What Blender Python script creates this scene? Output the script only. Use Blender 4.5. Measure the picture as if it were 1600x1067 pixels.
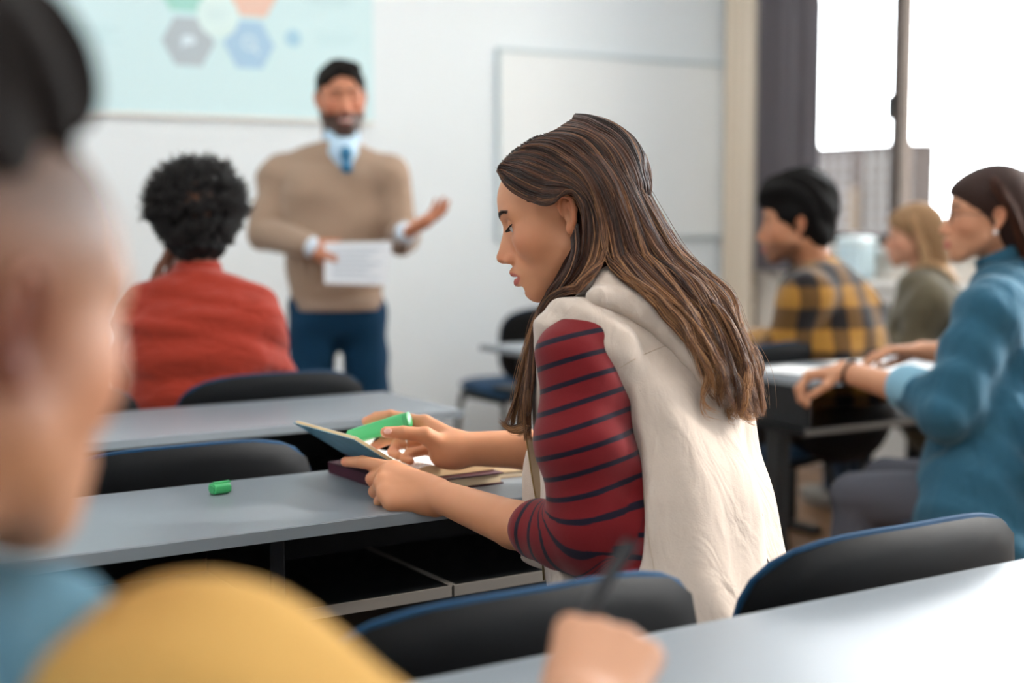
import bpy, bmesh, math, random
import numpy as np
from mathutils import Vector, Matrix

for o in list(bpy.data.objects):
    bpy.data.objects.remove(o, do_unlink=True)
SC = bpy.context.scene
COL = SC.collection
random.seed(7)
RNG = np.random.default_rng(7)

# ------------------------------------------------------------------ camera
CAM_H, YAW, PITCH = 1.19, math.radians(32.4), math.radians(5.27)
cam_data = bpy.data.cameras.new('camera')
cam = bpy.data.objects.new('camera', cam_data)
COL.objects.link(cam)
cam.location = (0, 0, CAM_H)
cam.rotation_euler = (math.pi / 2 - PITCH, 0, -YAW)
cam_data.lens = 50
cam_data.sensor_width = 36
cam_data.clip_start = .05
cam_data.dof.use_dof = True
cam_data.dof.focus_distance = 2.06
cam_data.dof.aperture_fstop = 2.0
SC.camera = cam

# ------------------------------------------------------------------ sky, sun, exposure
world = bpy.data.worlds.new('sky')
SC.world = world
world.use_nodes = True
wb = world.node_tree.nodes['Background']
wb.inputs['Color'].default_value = (.93, .97, 1.0, 1)
wb.inputs['Strength'].default_value = 8.0

sun_data = bpy.data.lights.new('sun', 'SUN')
sun_data.energy = 3.2
sun_data.angle = math.radians(4.5)
sun_data.color = (1.0, .94, .86)
sun = bpy.data.objects.new('sun', sun_data)
COL.objects.link(sun)
sun.rotation_euler = Vector((-.92, .24, -.42)).to_track_quat('-Z', 'Y').to_euler()   # the way the light travels
sun.location = (9, -3, 6)

LAMP_W = 2.5          # watts of each added ceiling panel

vs = SC.view_settings
vs.view_transform = 'Standard'
vs.look = 'None'
vs.exposure = 0.95
vs.gamma = 1
vs.use_curve_mapping = False
SC.cycles.diffuse_bounces = 5
SC.cycles.max_bounces = 10
SC.cycles.use_denoising = True
SC.cycles.sample_clamp_indirect = 6

# ------------------------------------------------------------------ helpers
F_ = np.array([math.sin(YAW) * math.cos(PITCH), math.cos(YAW) * math.cos(PITCH), -math.sin(PITCH)])
R_ = np.array([math.cos(YAW), -math.sin(YAW), 0.])
U_ = np.cross(R_, F_)
FH = np.array([math.sin(YAW), math.cos(YAW), 0.])      # level view direction
ZV = np.array([0., 0., 1.])
C_ = np.array([0., 0., CAM_H])


def W(x, y, d):
    """the place d metres into the room on the sight line through photo point (x, y)"""
    return C_ + d * (F_ + (x - 800) / 2222.2 * R_ + (533.5 - y) / 2222.2 * U_)


def vec(a):
    return np.asarray(a, dtype=float)


def nrm(a):
    a = vec(a)
    return a / np.linalg.norm(a)


def hx(h, mul=1.0):
    h = h.lstrip('#')
    out = []
    for i in (0, 2, 4):
        c = int(h[i:i + 2], 16) / 255
        out.append((c / 12.92 if c <= .04045 else ((c + .055) / 1.055) ** 2.4) * mul)
    return tuple(out) + (1,)


def tag(o, label=None, cat=None, group=None, kind=None):
    if label: o['label'] = label
    if cat: o['category'] = cat
    if group: o['group'] = group
    if kind: o['kind'] = kind
    return o


def empty(name, loc=(0, 0, 0), rz=0):
    o = bpy.data.objects.new(name, None)
    COL.objects.link(o)
    o.location = loc
    o.rotation_euler = (0, 0, rz)
    o.empty_display_size = .05
    return o


def link(name, me, mat=None, parent=None, smooth=False):
    o = bpy.data.objects.new(name, me)
    COL.objects.link(o)
    if mat is not None and hasattr(me, 'materials') and len(me.materials) == 0:
        me.materials.append(mat)
    if parent is not None:
        o.parent = parent
    if smooth and hasattr(me, 'polygons'):
        me.polygons.foreach_set('use_smooth', [True] * len(me.polygons))
    return o


def copy_tree(o, parent=None):
    c = o.copy()
    COL.objects.link(c)
    c.parent = parent
    for ch in o.children:
        copy_tree(ch, c)
    return c


class MB:
    """collects boxes, tubes and surfaces into one mesh"""

    def __init__(self):
        self.v, self.f = [], []

    def add(self, v, f):
        n = len(self.v)
        self.v += [tuple(map(float, p)) for p in v]
        self.f += [tuple(i + n for i in q) for q in f]
        return self

    def box(self, lo, hi, b=0.0):
        x0, y0, z0 = lo
        x1, y1, z1 = hi
        if b <= 0:
            v = [(x0, y0, z0), (x1, y0, z0), (x1, y1, z0), (x0, y1, z0), (x0, y0, z1), (x1, y0, z1), (x1, y1, z1), (x0, y1, z1)]
            f = [(3, 2, 1, 0), (4, 5, 6, 7), (0, 1, 5, 4), (1, 2, 6, 5), (2, 3, 7, 6), (3, 0, 4, 7)]
            return self.add(v, f)
        bm = bmesh.new()
        bmesh.ops.create_cube(bm, size=1)
        for q in bm.verts:
            q.co = Vector(((x0 + x1) / 2 + q.co.x * (x1 - x0), (y0 + y1) / 2 + q.co.y * (y1 - y0), (z0 + z1) / 2 + q.co.z * (z1 - z0)))
        bmesh.ops.bevel(bm, geom=list(bm.edges), offset=b, segments=2, affect='EDGES', profile=.5)
        bm.verts.index_update()
        self.add([q.co for q in bm.verts], [[q.index for q in p.verts] for p in bm.faces])
        bm.free()
        return self

    def tube(self, pts, r, n=10, caps=True):
        pts = [vec(p) for p in pts]
        rs = r if hasattr(r, '__len__') else [r] * len(pts)
        t0 = nrm(pts[1] - pts[0])
        up = ZV if abs(t0[2]) < .9 else np.array([1., 0, 0])
        a = nrm(np.cross(t0, up))
        v, f = [], []
        for i, p in enumerate(pts):
            t = nrm(pts[min(i + 1, len(pts) - 1)] - pts[max(i - 1, 0)])
            a = nrm(a - t * np.dot(a, t))
            b = np.cross(t, a)
            for k in range(n):
                th = 2 * math.pi * k / n
                v.append(p + rs[i] * (math.cos(th) * a + math.sin(th) * b))
        for i in range(len(pts) - 1):
            for k in range(n):
                f.append((i * n + k, i * n + (k + 1) % n, (i + 1) * n + (k + 1) % n, (i + 1) * n + k))
        if caps:
            f.append(tuple(reversed(range(n))))
            f.append(tuple(range((len(pts) - 1) * n, len(pts) * n)))
        return self.add(v, f)

    def prism(self, poly, axis, lo, hi):
        """closed polygon in the two other axes, pushed along axis 0/1/2"""
        v = []
        for h in (lo, hi):
            for p in poly:
                q = list(p)
                q.insert(axis, h)
                v.append(q)
        n = len(poly)
        f = [tuple(reversed(range(n))), tuple(range(n, 2 * n))]
        f += [(k, (k + 1) % n, n + (k + 1) % n, n + k) for k in range(n)]
        return self.add(v, f)

    def mesh(self, name='m', fix=True):
        me = bpy.data.meshes.new(name)
        me.from_pydata(self.v, [], self.f)
        if fix:
            bm = bmesh.new()
            bm.from_mesh(me)
            bmesh.ops.recalc_face_normals(bm, faces=bm.faces)
            bm.to_mesh(me)
            bm.free()
        me.update()
        return me

    def build(self, name, mat, parent=None, smooth=False):
        o = link(name, self.mesh(name), mat, parent)
        if smooth:
            for p in o.data.polygons: p.use_smooth = True
            try:
                o.data.set_sharp_from_angle(angle=math.radians(40))
            except Exception:
                pass
        return o


# ------------------------------------------------------------------ materials
def mat(name, col, rough=.6, spec=.4, metal=0, bump=0, bscale=200, var=0, vscale=8, emis=None, estr=0, sss=0, sheen=0, coat=0, stretch=None):
    m = bpy.data.materials.new(name)
    m.use_nodes = True
    nt = m.node_tree
    b = nt.nodes['Principled BSDF']
    b.inputs['Roughness'].default_value = rough
    b.inputs['Specular IOR Level'].default_value = spec
    b.inputs['Metallic'].default_value = metal
    c = hx(col) if isinstance(col, str) else tuple(col)
    b.inputs['Base Color'].default_value = c
    tc = nt.nodes.new('ShaderNodeTexCoord')
    src = tc.outputs['Object']
    if stretch:
        mp = nt.nodes.new('ShaderNodeMapping')
        mp.inputs['Scale'].default_value = stretch
        nt.links.new(src, mp.inputs['Vector'])
        src = mp.outputs['Vector']
    if var:
        nz = nt.nodes.new('ShaderNodeTexNoise')
        nz.inputs['Scale'].default_value = vscale
        nz.inputs['Detail'].default_value = 5
        nt.links.new(src, nz.inputs['Vector'])
        mx = nt.nodes.new('ShaderNodeMix')
        mx.data_type = 'RGBA'
        mx.inputs[6].default_value = tuple(x * (1 - var) for x in c[:3]) + (1,)
        mx.inputs[7].default_value = tuple(min(1, x * (1 + var)) for x in c[:3]) + (1,)
        nt.links.new(nz.outputs['Fac'], mx.inputs[0])
        nt.links.new(mx.outputs[2], b.inputs['Base Color'])
    if bump:
        n2 = nt.nodes.new('ShaderNodeTexNoise')
        n2.inputs['Scale'].default_value = bscale
        n2.inputs['Detail'].default_value = 4
        nt.links.new(src, n2.inputs['Vector'])
        bp = nt.nodes.new('ShaderNodeBump')
        bp.inputs['Strength'].default_value = bump
        bp.inputs['Distance'].default_value = .002
        nt.links.new(n2.outputs['Fac'], bp.inputs['Height'])
        nt.links.new(bp.outputs['Normal'], b.inputs['Normal'])
    if emis is not None:
        b.inputs['Emission Color'].default_value = hx(emis) if isinstance(emis, str) else emis
        b.inputs['Emission Strength'].default_value = estr
    if sss:
        b.inputs['Subsurface Weight'].default_value = sss
        b.inputs['Subsurface Radius'].default_value = (.012, .005, .003)
        b.inputs['Subsurface Scale'].default_value = 1.0
    if sheen:
        b.inputs['Sheen Weight'].default_value = sheen
        b.inputs['Sheen Roughness'].default_value = .5
    if coat:
        b.inputs['Coat Weight'].default_value = coat
    return m


def crumple(m, scale=16, strength=.5, dist=.012, stretch=(1, 1, .35)):
    """a second, coarser relief for rumpled cloth, under the weave"""
    nt = m.node_tree
    tc = nt.nodes.new('ShaderNodeTexCoord')
    mp = nt.nodes.new('ShaderNodeMapping')
    mp.inputs['Scale'].default_value = stretch
    nz = nt.nodes.new('ShaderNodeTexNoise')
    nz.inputs['Scale'].default_value = scale
    nz.inputs['Detail'].default_value = 3
    nz.inputs['Distortion'].default_value = .8
    bp = nt.nodes.new('ShaderNodeBump')
    bp.inputs['Strength'].default_value = strength
    bp.inputs['Distance'].default_value = dist
    nt.links.new(tc.outputs['Object'], mp.inputs['Vector'])
    nt.links.new(mp.outputs['Vector'], nz.inputs['Vector'])
    nt.links.new(nz.outputs['Fac'], bp.inputs['Height'])
    b = nt.nodes['Principled BSDF']
    lk = b.inputs['Normal'].links
    if lk:
        nt.links.new(bp.outputs['Normal'], lk[0].from_node.inputs['Normal'])
    else:
        nt.links.new(bp.outputs['Normal'], b.inputs['Normal'])
    return m


def attr_mat(name, attr='Col', rough=.55, spec=.35, bump=0, bscale=300, sss=0, sheen=0, var=0, vscale=60):
    """colour read from a colour attribute of the mesh (lips, brows, stripes, checks)"""
    m = mat(name, (1, 1, 1, 1), rough, spec, bump=bump, bscale=bscale, sss=sss, sheen=sheen)
    nt = m.node_tree
    a = nt.nodes.new('ShaderNodeAttribute')
    a.attribute_name = attr
    out = a.outputs['Color']
    if var:
        nz = nt.nodes.new('ShaderNodeTexNoise')
        nz.inputs['Scale'].default_value = vscale
        nz.inputs['Detail'].default_value = 4
        tc = nt.nodes.new('ShaderNodeTexCoord')
        nt.links.new(tc.outputs['Object'], nz.inputs['Vector'])
        mr = nt.nodes.new('ShaderNodeMapRange')
        mr.inputs['To Min'].default_value = 1 - var
        mr.inputs['To Max'].default_value = 1 + var
        nt.links.new(nz.outputs['Fac'], mr.inputs['Value'])
        mx = nt.nodes.new('ShaderNodeVectorMath')
        mx.operation = 'SCALE'
        nt.links.new(out, mx.inputs[0])
        nt.links.new(mr.outputs['Result'], mx.inputs['Scale'])
        out = mx.outputs['Vector']
    nt.links.new(out, nt.nodes['Principled BSDF'].inputs['Base Color'])
    return m


def glass_mat():
    m = bpy.data.materials.new('window_glass')
    m.use_nodes = True
    nt = m.node_tree
    nt.nodes.clear()
    o = nt.nodes.new('ShaderNodeOutputMaterial')
    t = nt.nodes.new('ShaderNodeBsdfTransparent')
    g = nt.nodes.new('ShaderNodeBsdfGlossy')
    g.inputs['Roughness'].default_value = .02
    fr = nt.nodes.new('ShaderNodeFresnel')
    fr.inputs['IOR'].default_value = 1.3
    mx = nt.nodes.new('ShaderNodeMixShader')
    nt.links.new(fr.outputs[0], mx.inputs[0])
    nt.links.new(t.outputs[0], mx.inputs[1])
    nt.links.new(g.outputs[0], mx.inputs[2])
    nt.links.new(mx.outputs[0], o.inputs[0])
    return m


def wood_floor_mat():
    m = mat('floor_wood', '#7a5a40', .35, .5, bump=.05, bscale=30, stretch=(1, 12, 1))
    nt = m.node_tree
    b = nt.nodes['Principled BSDF']
    tc = nt.nodes.new('ShaderNodeTexCoord')
    mp = nt.nodes.new('ShaderNodeMapping')
    mp.inputs['Rotation'].default_value = (0, 0, math.pi / 2)
    nt.links.new(tc.outputs['Object'], mp.inputs['Vector'])
    br = nt.nodes.new('ShaderNodeTexBrick')
    br.inputs['Scale'].default_value = 1
    br.inputs['Brick Width'].default_value = 1.2
    br.inputs['Row Height'].default_value = .14
    br.inputs['Mortar Size'].default_value = .002
    br.inputs['Color1'].default_value = hx('#8a6545')
    br.inputs['Color2'].default_value = hx('#74543a')
    br.inputs['Mortar'].default_value = hx('#4a3626')
    nt.links.new(mp.outputs['Vector'], br.inputs['Vector'])
    nt.links.new(br.outputs['Color'], b.inputs['Base Color'])
    return m


M = dict(
    wall=mat('wall_paint', '#e9f1f6', .75, .2, bump=.04, bscale=120),
    wall_warm=mat('pier_paint', '#e6dfd6', .75, .2, bump=.04, bscale=120),
    ceiling=mat('ceiling_paint', '#f0f0ee', .8, .2),
    floor=wood_floor_mat(),
    frame=mat('window_frame_brown', '#4b3f3a', .45, .4),
    glass=glass_mat(),
    desk=mat('desk_laminate', '#767e85', .34, .45, bump=.02, bscale=500, var=.03, vscale=60),
    desk_edge=mat('desk_edge_band', '#848c92', .4, .4),
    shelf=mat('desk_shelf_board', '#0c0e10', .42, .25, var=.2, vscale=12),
    shelf_edge=mat('shelf_edge_band', '#6d6862', .45, .4),
    metal=mat('dark_steel', '#1d2023', .4, .5, metal=.3),
    plastic=mat('chair_shell_plastic', '#070a0e', .55, .25, bump=.25, bscale=900),
    fabric=mat('chair_fabric_blue', '#0f3a5a', .85, .2, bump=.3, bscale=900, sheen=.1, var=.1, vscale=300),
    white=mat('white_enamel', '#eceae6', .4, .4),
    paper=mat('paper', '#f2f2f0', .8, .2),
    grey_curtain=mat('curtain_grey', '#6a666b', .9, .1, bump=.2, bscale=400, sheen=.2),
    cream_curtain=mat('curtain_cream', '#e8dccb', .9, .1, bump=.2, bscale=400),
    alu=mat('whiteboard_aluminium', '#c2d0d6', .4, .5, metal=.2),
    board=mat('whiteboard_surface', '#f1f6f8', .16, .5),
)


# ================================================================== the setting
XW, YF, XL, YB, ZC = 4.79, 5.5, -1.9, -2.6, 3.0
tag(MB().box((XL - .2, YB - .2, -.1), (XW + .25, YF + .2, 0)).build('floor', M['floor']), 'brown wooden classroom floor under the desks', kind='structure')
tag(MB().box((XL - .2, YF, 0), (XW + .25, YF + .2, ZC)).build('wall_front', M['wall']), 'pale white front wall behind the teacher', kind='structure')
tag(MB().box((XL - .2, YB - .2, 0), (XL, YF, ZC)).build('wall_left', M['wall']), 'white side wall opposite the windows', kind='structure')
tag(MB().box((XL, YB - .2, 0), (XW + .25, YB, ZC)).build('wall_back', M['wall']), 'white rear wall behind the last row', kind='structure')
tag(MB().box((XL - .2, YB - .2, ZC), (XW + .25, YF + .2, ZC + .1)).build('ceiling', M['ceiling']), 'white ceiling with added light panels', kind='structure')
tag(MB().box((XL, YF - .012, 0), (XW, YF, .08), .003).build('baseboard_front', M['white']), 'white baseboard along the front wall', kind='structure')
tag(MB().box((XW - .012, YB, 0), (XW, YF, .08), .003).build('baseboard_right', M['white']), 'white baseboard under the windows', kind='structure')

SILL, HEAD_Z = 1.03, 2.72
# each window: list of mullion centres from the front of the room to the rear
WINS = [[5.14, 4.44, 3.735, 3.03, 2.325], [1.90, 1.195, .49, -.215], [-.65, -1.3, -1.95]]
wr = MB()
wr.box((XW, YB, 0), (XW + .25, YF, SILL))
wr.box((XW, YB, HEAD_Z), (XW + .25, YF, ZC))
edges = [YF] + [e for w in WINS for e in (w[0], w[-1])] + [YB]
for a, b in zip(edges[0::2], edges[1::2]):
    wr.box((XW, b, SILL), (XW + .25, a, HEAD_Z))
tag(wr.build('wall_right', M['wall_warm']), 'light window wall with white parapet below the glass', kind='structure')
for n, ms in enumerate(WINS):
    fr = MB()
    y1, y0 = ms[0], ms[-1]
    fx0, fx1 = XW + .03, XW + .10
    fr.box((fx0, y0, SILL), (fx1, y1, SILL + .06), .004)
    fr.box((fx0, y0, HEAD_Z - .06), (fx1, y1, HEAD_Z), .004)
    w = fr.build('window_%d' % (n + 1), M['frame'])
    tag(w, 'tall dark brown framed window in the right wall', kind='structure')
    for m_ in ms:
        yy = min(max(m_, y0 + .026), y1 - .026)
        MB().box((fx0 - .005, yy - .026, SILL), (fx1 + .005, yy + .026, HEAD_Z), .004).build('mullion', M['frame'], w)
    for a, b in zip(ms[:-1], ms[1:]):
        MB().box((XW + .06, b + .026, SILL + .06), (XW + .068, a - .026, HEAD_Z - .06)).build('pane', M['glass'], w)
    if n == 0:
        hd = MB().box((XW + .005, 4.43, 1.62), (XW + .025, 4.455, 1.70), .004)
        hd.box((XW - .022, 4.434, 1.585), (XW - .004, 4.451, 1.69), .004)
        hd.build('handle', M['metal'], w)
    MB().box((XW - .04, y0, SILL - .03), (XW + .03, y1, SILL), .005).build('window_sill', M['white'], w)

# unseen ceiling panels added as fill, each with its own light
lamp_spots = [(x, y) for y in (-1.2, .6, 2.4, 4.2) for x in (-.7, 1.4, 3.5)]
lamp_frame = lamp_diff = None
em = mat('fill_diffuser', '#ffffff', .5, .2, emis='#fff8ee', estr=3)
for i, (x, y) in enumerate(lamp_spots):
    t = empty('fill_lamp', (x, y, ZC))
    tag(t, 'square ceiling light panel with white rim, added out of view as fill', 'lamp', 'added ceiling light panels')
    if lamp_frame is None:
        fm = MB()
        for s in (-1, 1):
            fm.box((-.31, s * .295 - .015, -.02), (.31, s * .295 + .015, -.001))
            fm.box((s * .295 - .015, -.28, -.02), (s * .295 + .015, .28, -.001))
        lamp_frame = fm.mesh('lamp_frame')
        lamp_diff = MB().box((-.28, -.28, -.012), (.28, .28, -.002)).mesh('fill_diffuser')
    link('rim', lamp_frame, M['white'], t)
    link('diffuser', lamp_diff, em, t)
    ld = bpy.data.lights.new('fill_light', 'AREA')
    ld.shape = 'SQUARE'
    ld.size = .54
    ld.energy = LAMP_W
    ld.color = (.93, .97, 1.0)
    lo = bpy.data.objects.new('fill_light', ld)
    COL.objects.link(lo)
    lo.parent = t
    lo.location = (0, 0, -.03)


# ================================================================== on the walls
def screen():
    t = empty('projection_screen', (1.55, YF, 1.57))
    tag(t, 'pale blue projection screen showing a slide of coloured hexagons', 'screen')
    x0, x1, z0, z1 = -1.2, 1.235, 0, 1.38
    sm = lambda n, c, e=.04: mat(n, c, .7, .1, emis=c, estr=e)
    MB().box((x0, -.012, z0), (x1, -.004, z1)).build('screen_sheet', sm('slide_background', '#cfe9ee'), t)
    MB().tube([(x0 - .05, -.05, z1 + .035), (x1 + .05, -.05, z1 + .035)], .035, 12).build('roller_case', M['white'], t, True)
    MB().box((x0, -.02, z0 - .018), (x1, -.003, z0), .003).build('bottom_bar', M['white'], t)

    def hexa(cx, cz, r, col, name='hexagon'):
        poly = [(cx + r * math.cos(math.radians(60 * k)), cz + r * math.sin(math.radians(60 * k))) for k in range(6)]
        MB().prism(poly, 1, -.0135, -.0121).build(name, sm('slide_' + name + col, col), t)

    def disc(cx, cz, r, col, name, y=-.0145):
        poly = [(cx + r * math.cos(math.radians(12 * k)), cz + r * math.sin(math.radians(12 * k))) for k in range(30)]
        MB().prism(poly, 1, y, -.0121).build(name, sm('slide_' + name + col, col), t)
    ox = 1.55
    oz = 1.57
    R = .108
    hexa(1.972 - ox, 1.852 - oz, R, '#b4c0c8')
    hexa(2.226 - ox, 1.855 - oz, R, '#aacbe4')
    hexa(1.955 - ox, 2.062 - oz, R, '#a5d8d0')
    hexa(2.245 - ox, 2.062 - oz, R, '#e8c6b8')
    hexa(2.100 - ox, 2.155 - oz, R, '#b7d79f')
    disc(2.096 - ox, 1.962 - oz, .088, '#d9eeee', 'centre_disc')
    disc(2.418 - ox, 1.893 - oz, .034, '#a9d0e4', 'small_disc', -.0135)
    for cx, cz in ((1.972, 1.852), (2.226, 1.855)):
        a = MB()
        cx, cz = cx - ox, cz - oz
        if cx < .5:   # a small pictogram: speech tail on an oval
            a.prism([(cx + .030 * math.cos(k * .4), cz + .006 + .019 * math.sin(k * .4)) for k in range(16)], 1, -.015, -.0136)
            a.prism([(cx - .03, cz - .03), (cx - .005, cz - .006), (cx - .025, cz + .004)], 1, -.015, -.0136)
        else:         # a magnifier ring
            for k in range(16):
                p, q = k * math.pi / 8, (k + 1) * math.pi / 8
                a.prism([(cx + r_ * math.cos(g), cz + .008 + r_ * math.sin(g)) for r_, g in ((.030, p), (.030, q), (.020, q), (.020, p))], 1, -.015, -.0136)
            a.prism([(cx + .018, cz - .014), (cx + .024, cz - .008), (cx + .045, cz - .034), (cx + .038, cz - .04)], 1, -.015, -.0136)
        a.build('pictogram', sm('slide_pictogram' + str(int(cx * 100)), '#dcebf2'), t)
    grey = sm('slide_text', '#c6dfe4')
    for bx, bz, n, w in ((1.45, 1.88, 4, .26), (1.5, 2.1, 4, .26), (2.52, 1.915, 3, .2), (2.5, 2.08, 3, .2), (2.05, 1.98, 3, .09)):
        for k in range(n):
            MB().box((bx - ox, -.0150, bz - oz - k * .018), (bx - ox + w * (1 - .12 * (k % 3)), -.0146 if bx > 2 and bx < 2.1 else -.0122, bz - oz - k * .018 + .005)).build('text_line', grey, t)


screen()

t = empty('whiteboard', (4.075, YF, 1.05))
tag(t, 'blank whiteboard with thin aluminium frame on the front wall', 'whiteboard')
MB().box((-.66, -.014, .01), (.66, -.004, .855)).build('writing_surface', M['board'], t)
for n_, lo, hi in (('frame_bar', (-.672, -.022, .85), (.672, -.002, .865)), ('frame_bar', (-.672, -.022, 0), (.672, -.002, .015)),
                   ('frame_bar', (-.672, -.022, .015), (-.657, -.002, .85)), ('frame_bar', (.657, -.022, .015), (.672, -.002, .85))):
    MB().box(lo, hi, .002).build(n_, M['alu'], t)
def curtain(name, label, y0, y1, x, z0, z1, folds, amp, m, gather=0):
    nu, nv = folds * 10, 14
    v, f = [], []
    for side in (0, 1):
        for j in range(nv + 1):
            tt = j / nv
            for i in range(nu + 1):
                s = i / nu
                ph = s * folds * 2 * math.pi
                yy = y0 + (y1 - y0) * s
                pinch = gather * math.sin(math.pi * min(1, (1 - tt) * 1.2)) ** 2 if gather else 0
                yy = yy + (y0 + (y1 - y0) * .2 - yy) * pinch
                xx = x - amp * (math.sin(ph) + .35 * math.sin(2.3 * ph + 1 + tt)) * (.75 + .25 * tt) + (.004 if side else 0)
                v.append((xx, yy, z0 + (z1 - z0) * (1 - tt)))
    n1 = (nu + 1) * (nv + 1)
    for side in (0, 1):
        for j in range(nv):
            for i in range(nu):
                a = side * n1 + j * (nu + 1) + i
                q = (a, a + 1, a + nu + 2, a + nu + 1)
                f.append(q if side else q[::-1])
    for j in range(nv):
        for i in (0, nu):
            a = j * (nu + 1) + i
            f.append((a, a + nu + 1, a + nu + 1 + n1, a + n1))
    me = MB().add(v, f).mesh(name)
    t = empty(name, (0, 0, 0))
    tag(t, label, 'curtain')
    link('cloth', me, m, t, True)
    MB().box((x - .012, min(y0, y1) - .02, z1), (x + .012, max(y0, y1) + .02, z1 + .03), .003).build('header_rail', M['white'], t)
    return t


curtain('curtain', 'dark grey drape hanging in folds beside the window', 5.205, 4.80, XW - .085, .90, 2.8, 5, .028, M['grey_curtain'])
curtain('curtain', 'cream drape hanging in the corner next to the whiteboard', 5.46, 5.25, XW - .07, .06, 2.8, 3, .026, M['cream_curtain'])

# low heater cabinet and a box under the window
t = empty('heater_cabinet', (XW - .12, 3.42, 0))
tag(t, 'long low white heater cabinet under the window', 'heater')
MB().box((-.10, -1.3, .1), (.105, 1.3, .86), .008).build('cabinet_body', M['white'], t)
MB().box((-.12, -1.32, .86), (.105, 1.32, .885), .006).build('top_plate', M['white'], t)
for k in range(26):
    MB().box((-.106, -1.2 + k * .095, .55), (-.099, -1.2 + k * .095 + .05, .80), .002).build('vent_slot', M['shelf_edge'], t)
t = empty('storage_box', (XW - .13, 4.50, .885))
tag(t, 'small pale blue rounded box on the heater under the window', 'box')
MB().box((-.06, -.075, 0), (.06, .075, .17), .03).build('box_body', mat('box_pale_blue', '#cfe6ef', .4), t)
MB().box((-.062, -.077, .145), (.062, .077, .19), .02).build('lid', mat('box_lid', '#dff0f5', .4), t)

# the block of flats far across the street
def building():
    bx, by0, by1, top, base = 150.0, 134.3, 169.3, 10.0, -30.0
    oy = (by0 + by1) / 2
    t = empty('apartment_building', (bx, oy, base))
    tag(t, 'hazy brown apartment block with rows of windows seen outside the window', 'building')
    wall = mat('facade_brown', '#1d1714', .9, .1)
    win = mat('facade_window', '#0b0908', .3, .5)
    pale = mat('facade_pale', '#352c22', .9, .1)
    H = top - base
    MB().box((0, by0 - oy, 0), (4, by1 - oy, H)).build('wall_block', wall, t)
    MB().box((-.5, by0 - oy - .4, H), (4.3, by1 - oy + .4, H + .5)).build('parapet', wall, t)
    me = MB().box((-.05, -.55, 0), (.1, .55, 1.1)).mesh('bw')
    sm_ = MB().box((-.3, -.65, -.2), (.1, .65, 0)).mesh('bs')
    for r in range(11):
        for c in range(18):
            if c in (5, 11): continue
            o = link('window', me, win, t)
            o.location = (0, by0 - oy + 1.5 + c * 1.85, H - 2.0 - r * 1.75)
            link('sill', sm_, pale, o)
    for c in (5, 11):
        MB().box((-.8, by0 - oy + .9 + c * 1.85, 0), (.05, by0 - oy + 2.1 + c * 1.85, H - 5.5)).build('stair_bay', pale, t)


building()

# unseen wall added outdoors to keep the sun off the front window
wg = MB().box((XW + .26, 2.02, -6), (17.6, 2.20, 8.6)).build('wall_sun_block', mat('outer_plaster', '#b8b0a4', .9, .1, bump=.1, bscale=60))
tag(wg, 'plain plaster wall added outdoors, out of view, to block the sun', kind='structure')


# ================================================================== furniture
DZ = .74


def desk(x0, x1, y0, y1, label, joint=None, edge='desk_edge', inset=.06, panel=True):
    """long two-seat desk: laminate top, lower shelf boards, steel legs"""
    cx = (x0 + x1) / 2
    t = empty('desk', (cx, y0, 0))
    tag(t, label, 'desk', 'long grey classroom desks')
    a, b, d = x0 - cx, x1 - cx, y1 - y0
    MB().box((a + .002, .002, DZ - .018), (b - .002, d - .002, DZ), .0015).build('desktop', M['desk'], t)
    MB().box((a, -.001, DZ - .0185), (b, .0015, DZ - .0006), .0006).build('edge_band', M[edge], t)
    MB().box((a, d - .0015, DZ - .0185), (b, d + .001, DZ - .0006), .0006).build('edge_band', M[edge], t)
    MB().box((b - .0015, 0, DZ - .0185), (b + .001, d, DZ - .0006), .0006).build('edge_band', M[edge], t)
    MB().box((a - .001, 0, DZ - .0185), (a + .0015, d, DZ - .0006), .0006).build('edge_band', M[edge], t)
    js = [a + .03] + ([joint - cx] if joint else [0.0]) + [b - .03]
    for p, q in zip(js[:-1], js[1:]):
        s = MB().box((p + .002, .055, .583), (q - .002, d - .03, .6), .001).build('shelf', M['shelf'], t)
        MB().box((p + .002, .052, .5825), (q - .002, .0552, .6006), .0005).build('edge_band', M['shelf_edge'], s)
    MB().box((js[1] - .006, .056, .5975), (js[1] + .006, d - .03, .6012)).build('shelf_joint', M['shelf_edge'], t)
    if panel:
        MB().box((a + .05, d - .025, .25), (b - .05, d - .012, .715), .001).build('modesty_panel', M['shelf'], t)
    for x in (a + inset, (a + b) / 2 + inset / 2, b - .06):
        lg = MB().box((x - .02, d * .5 - .03, .03), (x + .02, d * .5 + .03, .583), .004)
        lg.box((x - .012, .07, .601), (x + .012, d - .04, .722), .003)
        l = lg.build('leg', M['metal'], t)
        MB().box((x - .025, .02, 0), (x + .025, d - .02, .03), .006).build('foot', M['metal'], l)
    return t


NEAR_D = desk(-.35, 1.95, .795, 1.175, 'grey desk nearest the camera, under the writing hand', edge='desk_edge')
MID_D = desk(-.12, 1.685, 1.855, 2.235, 'grey desk where the woman in the beige vest reads', joint=1.10, edge='desk_edge')
FRONT_D = desk(-.15, 1.62, 2.755, 3.15, 'empty grey desk behind the woman in red')
RIGHT_D = desk(2.665, 4.45, 2.725, 3.10, 'grey desk with papers where the woman in denim sits', panel=False)
FAR_D = desk(2.46, 4.45, 3.72, 4.08, 'grey desk farther ahead, in front of the man in plaid', inset=.5, panel=False)


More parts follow.
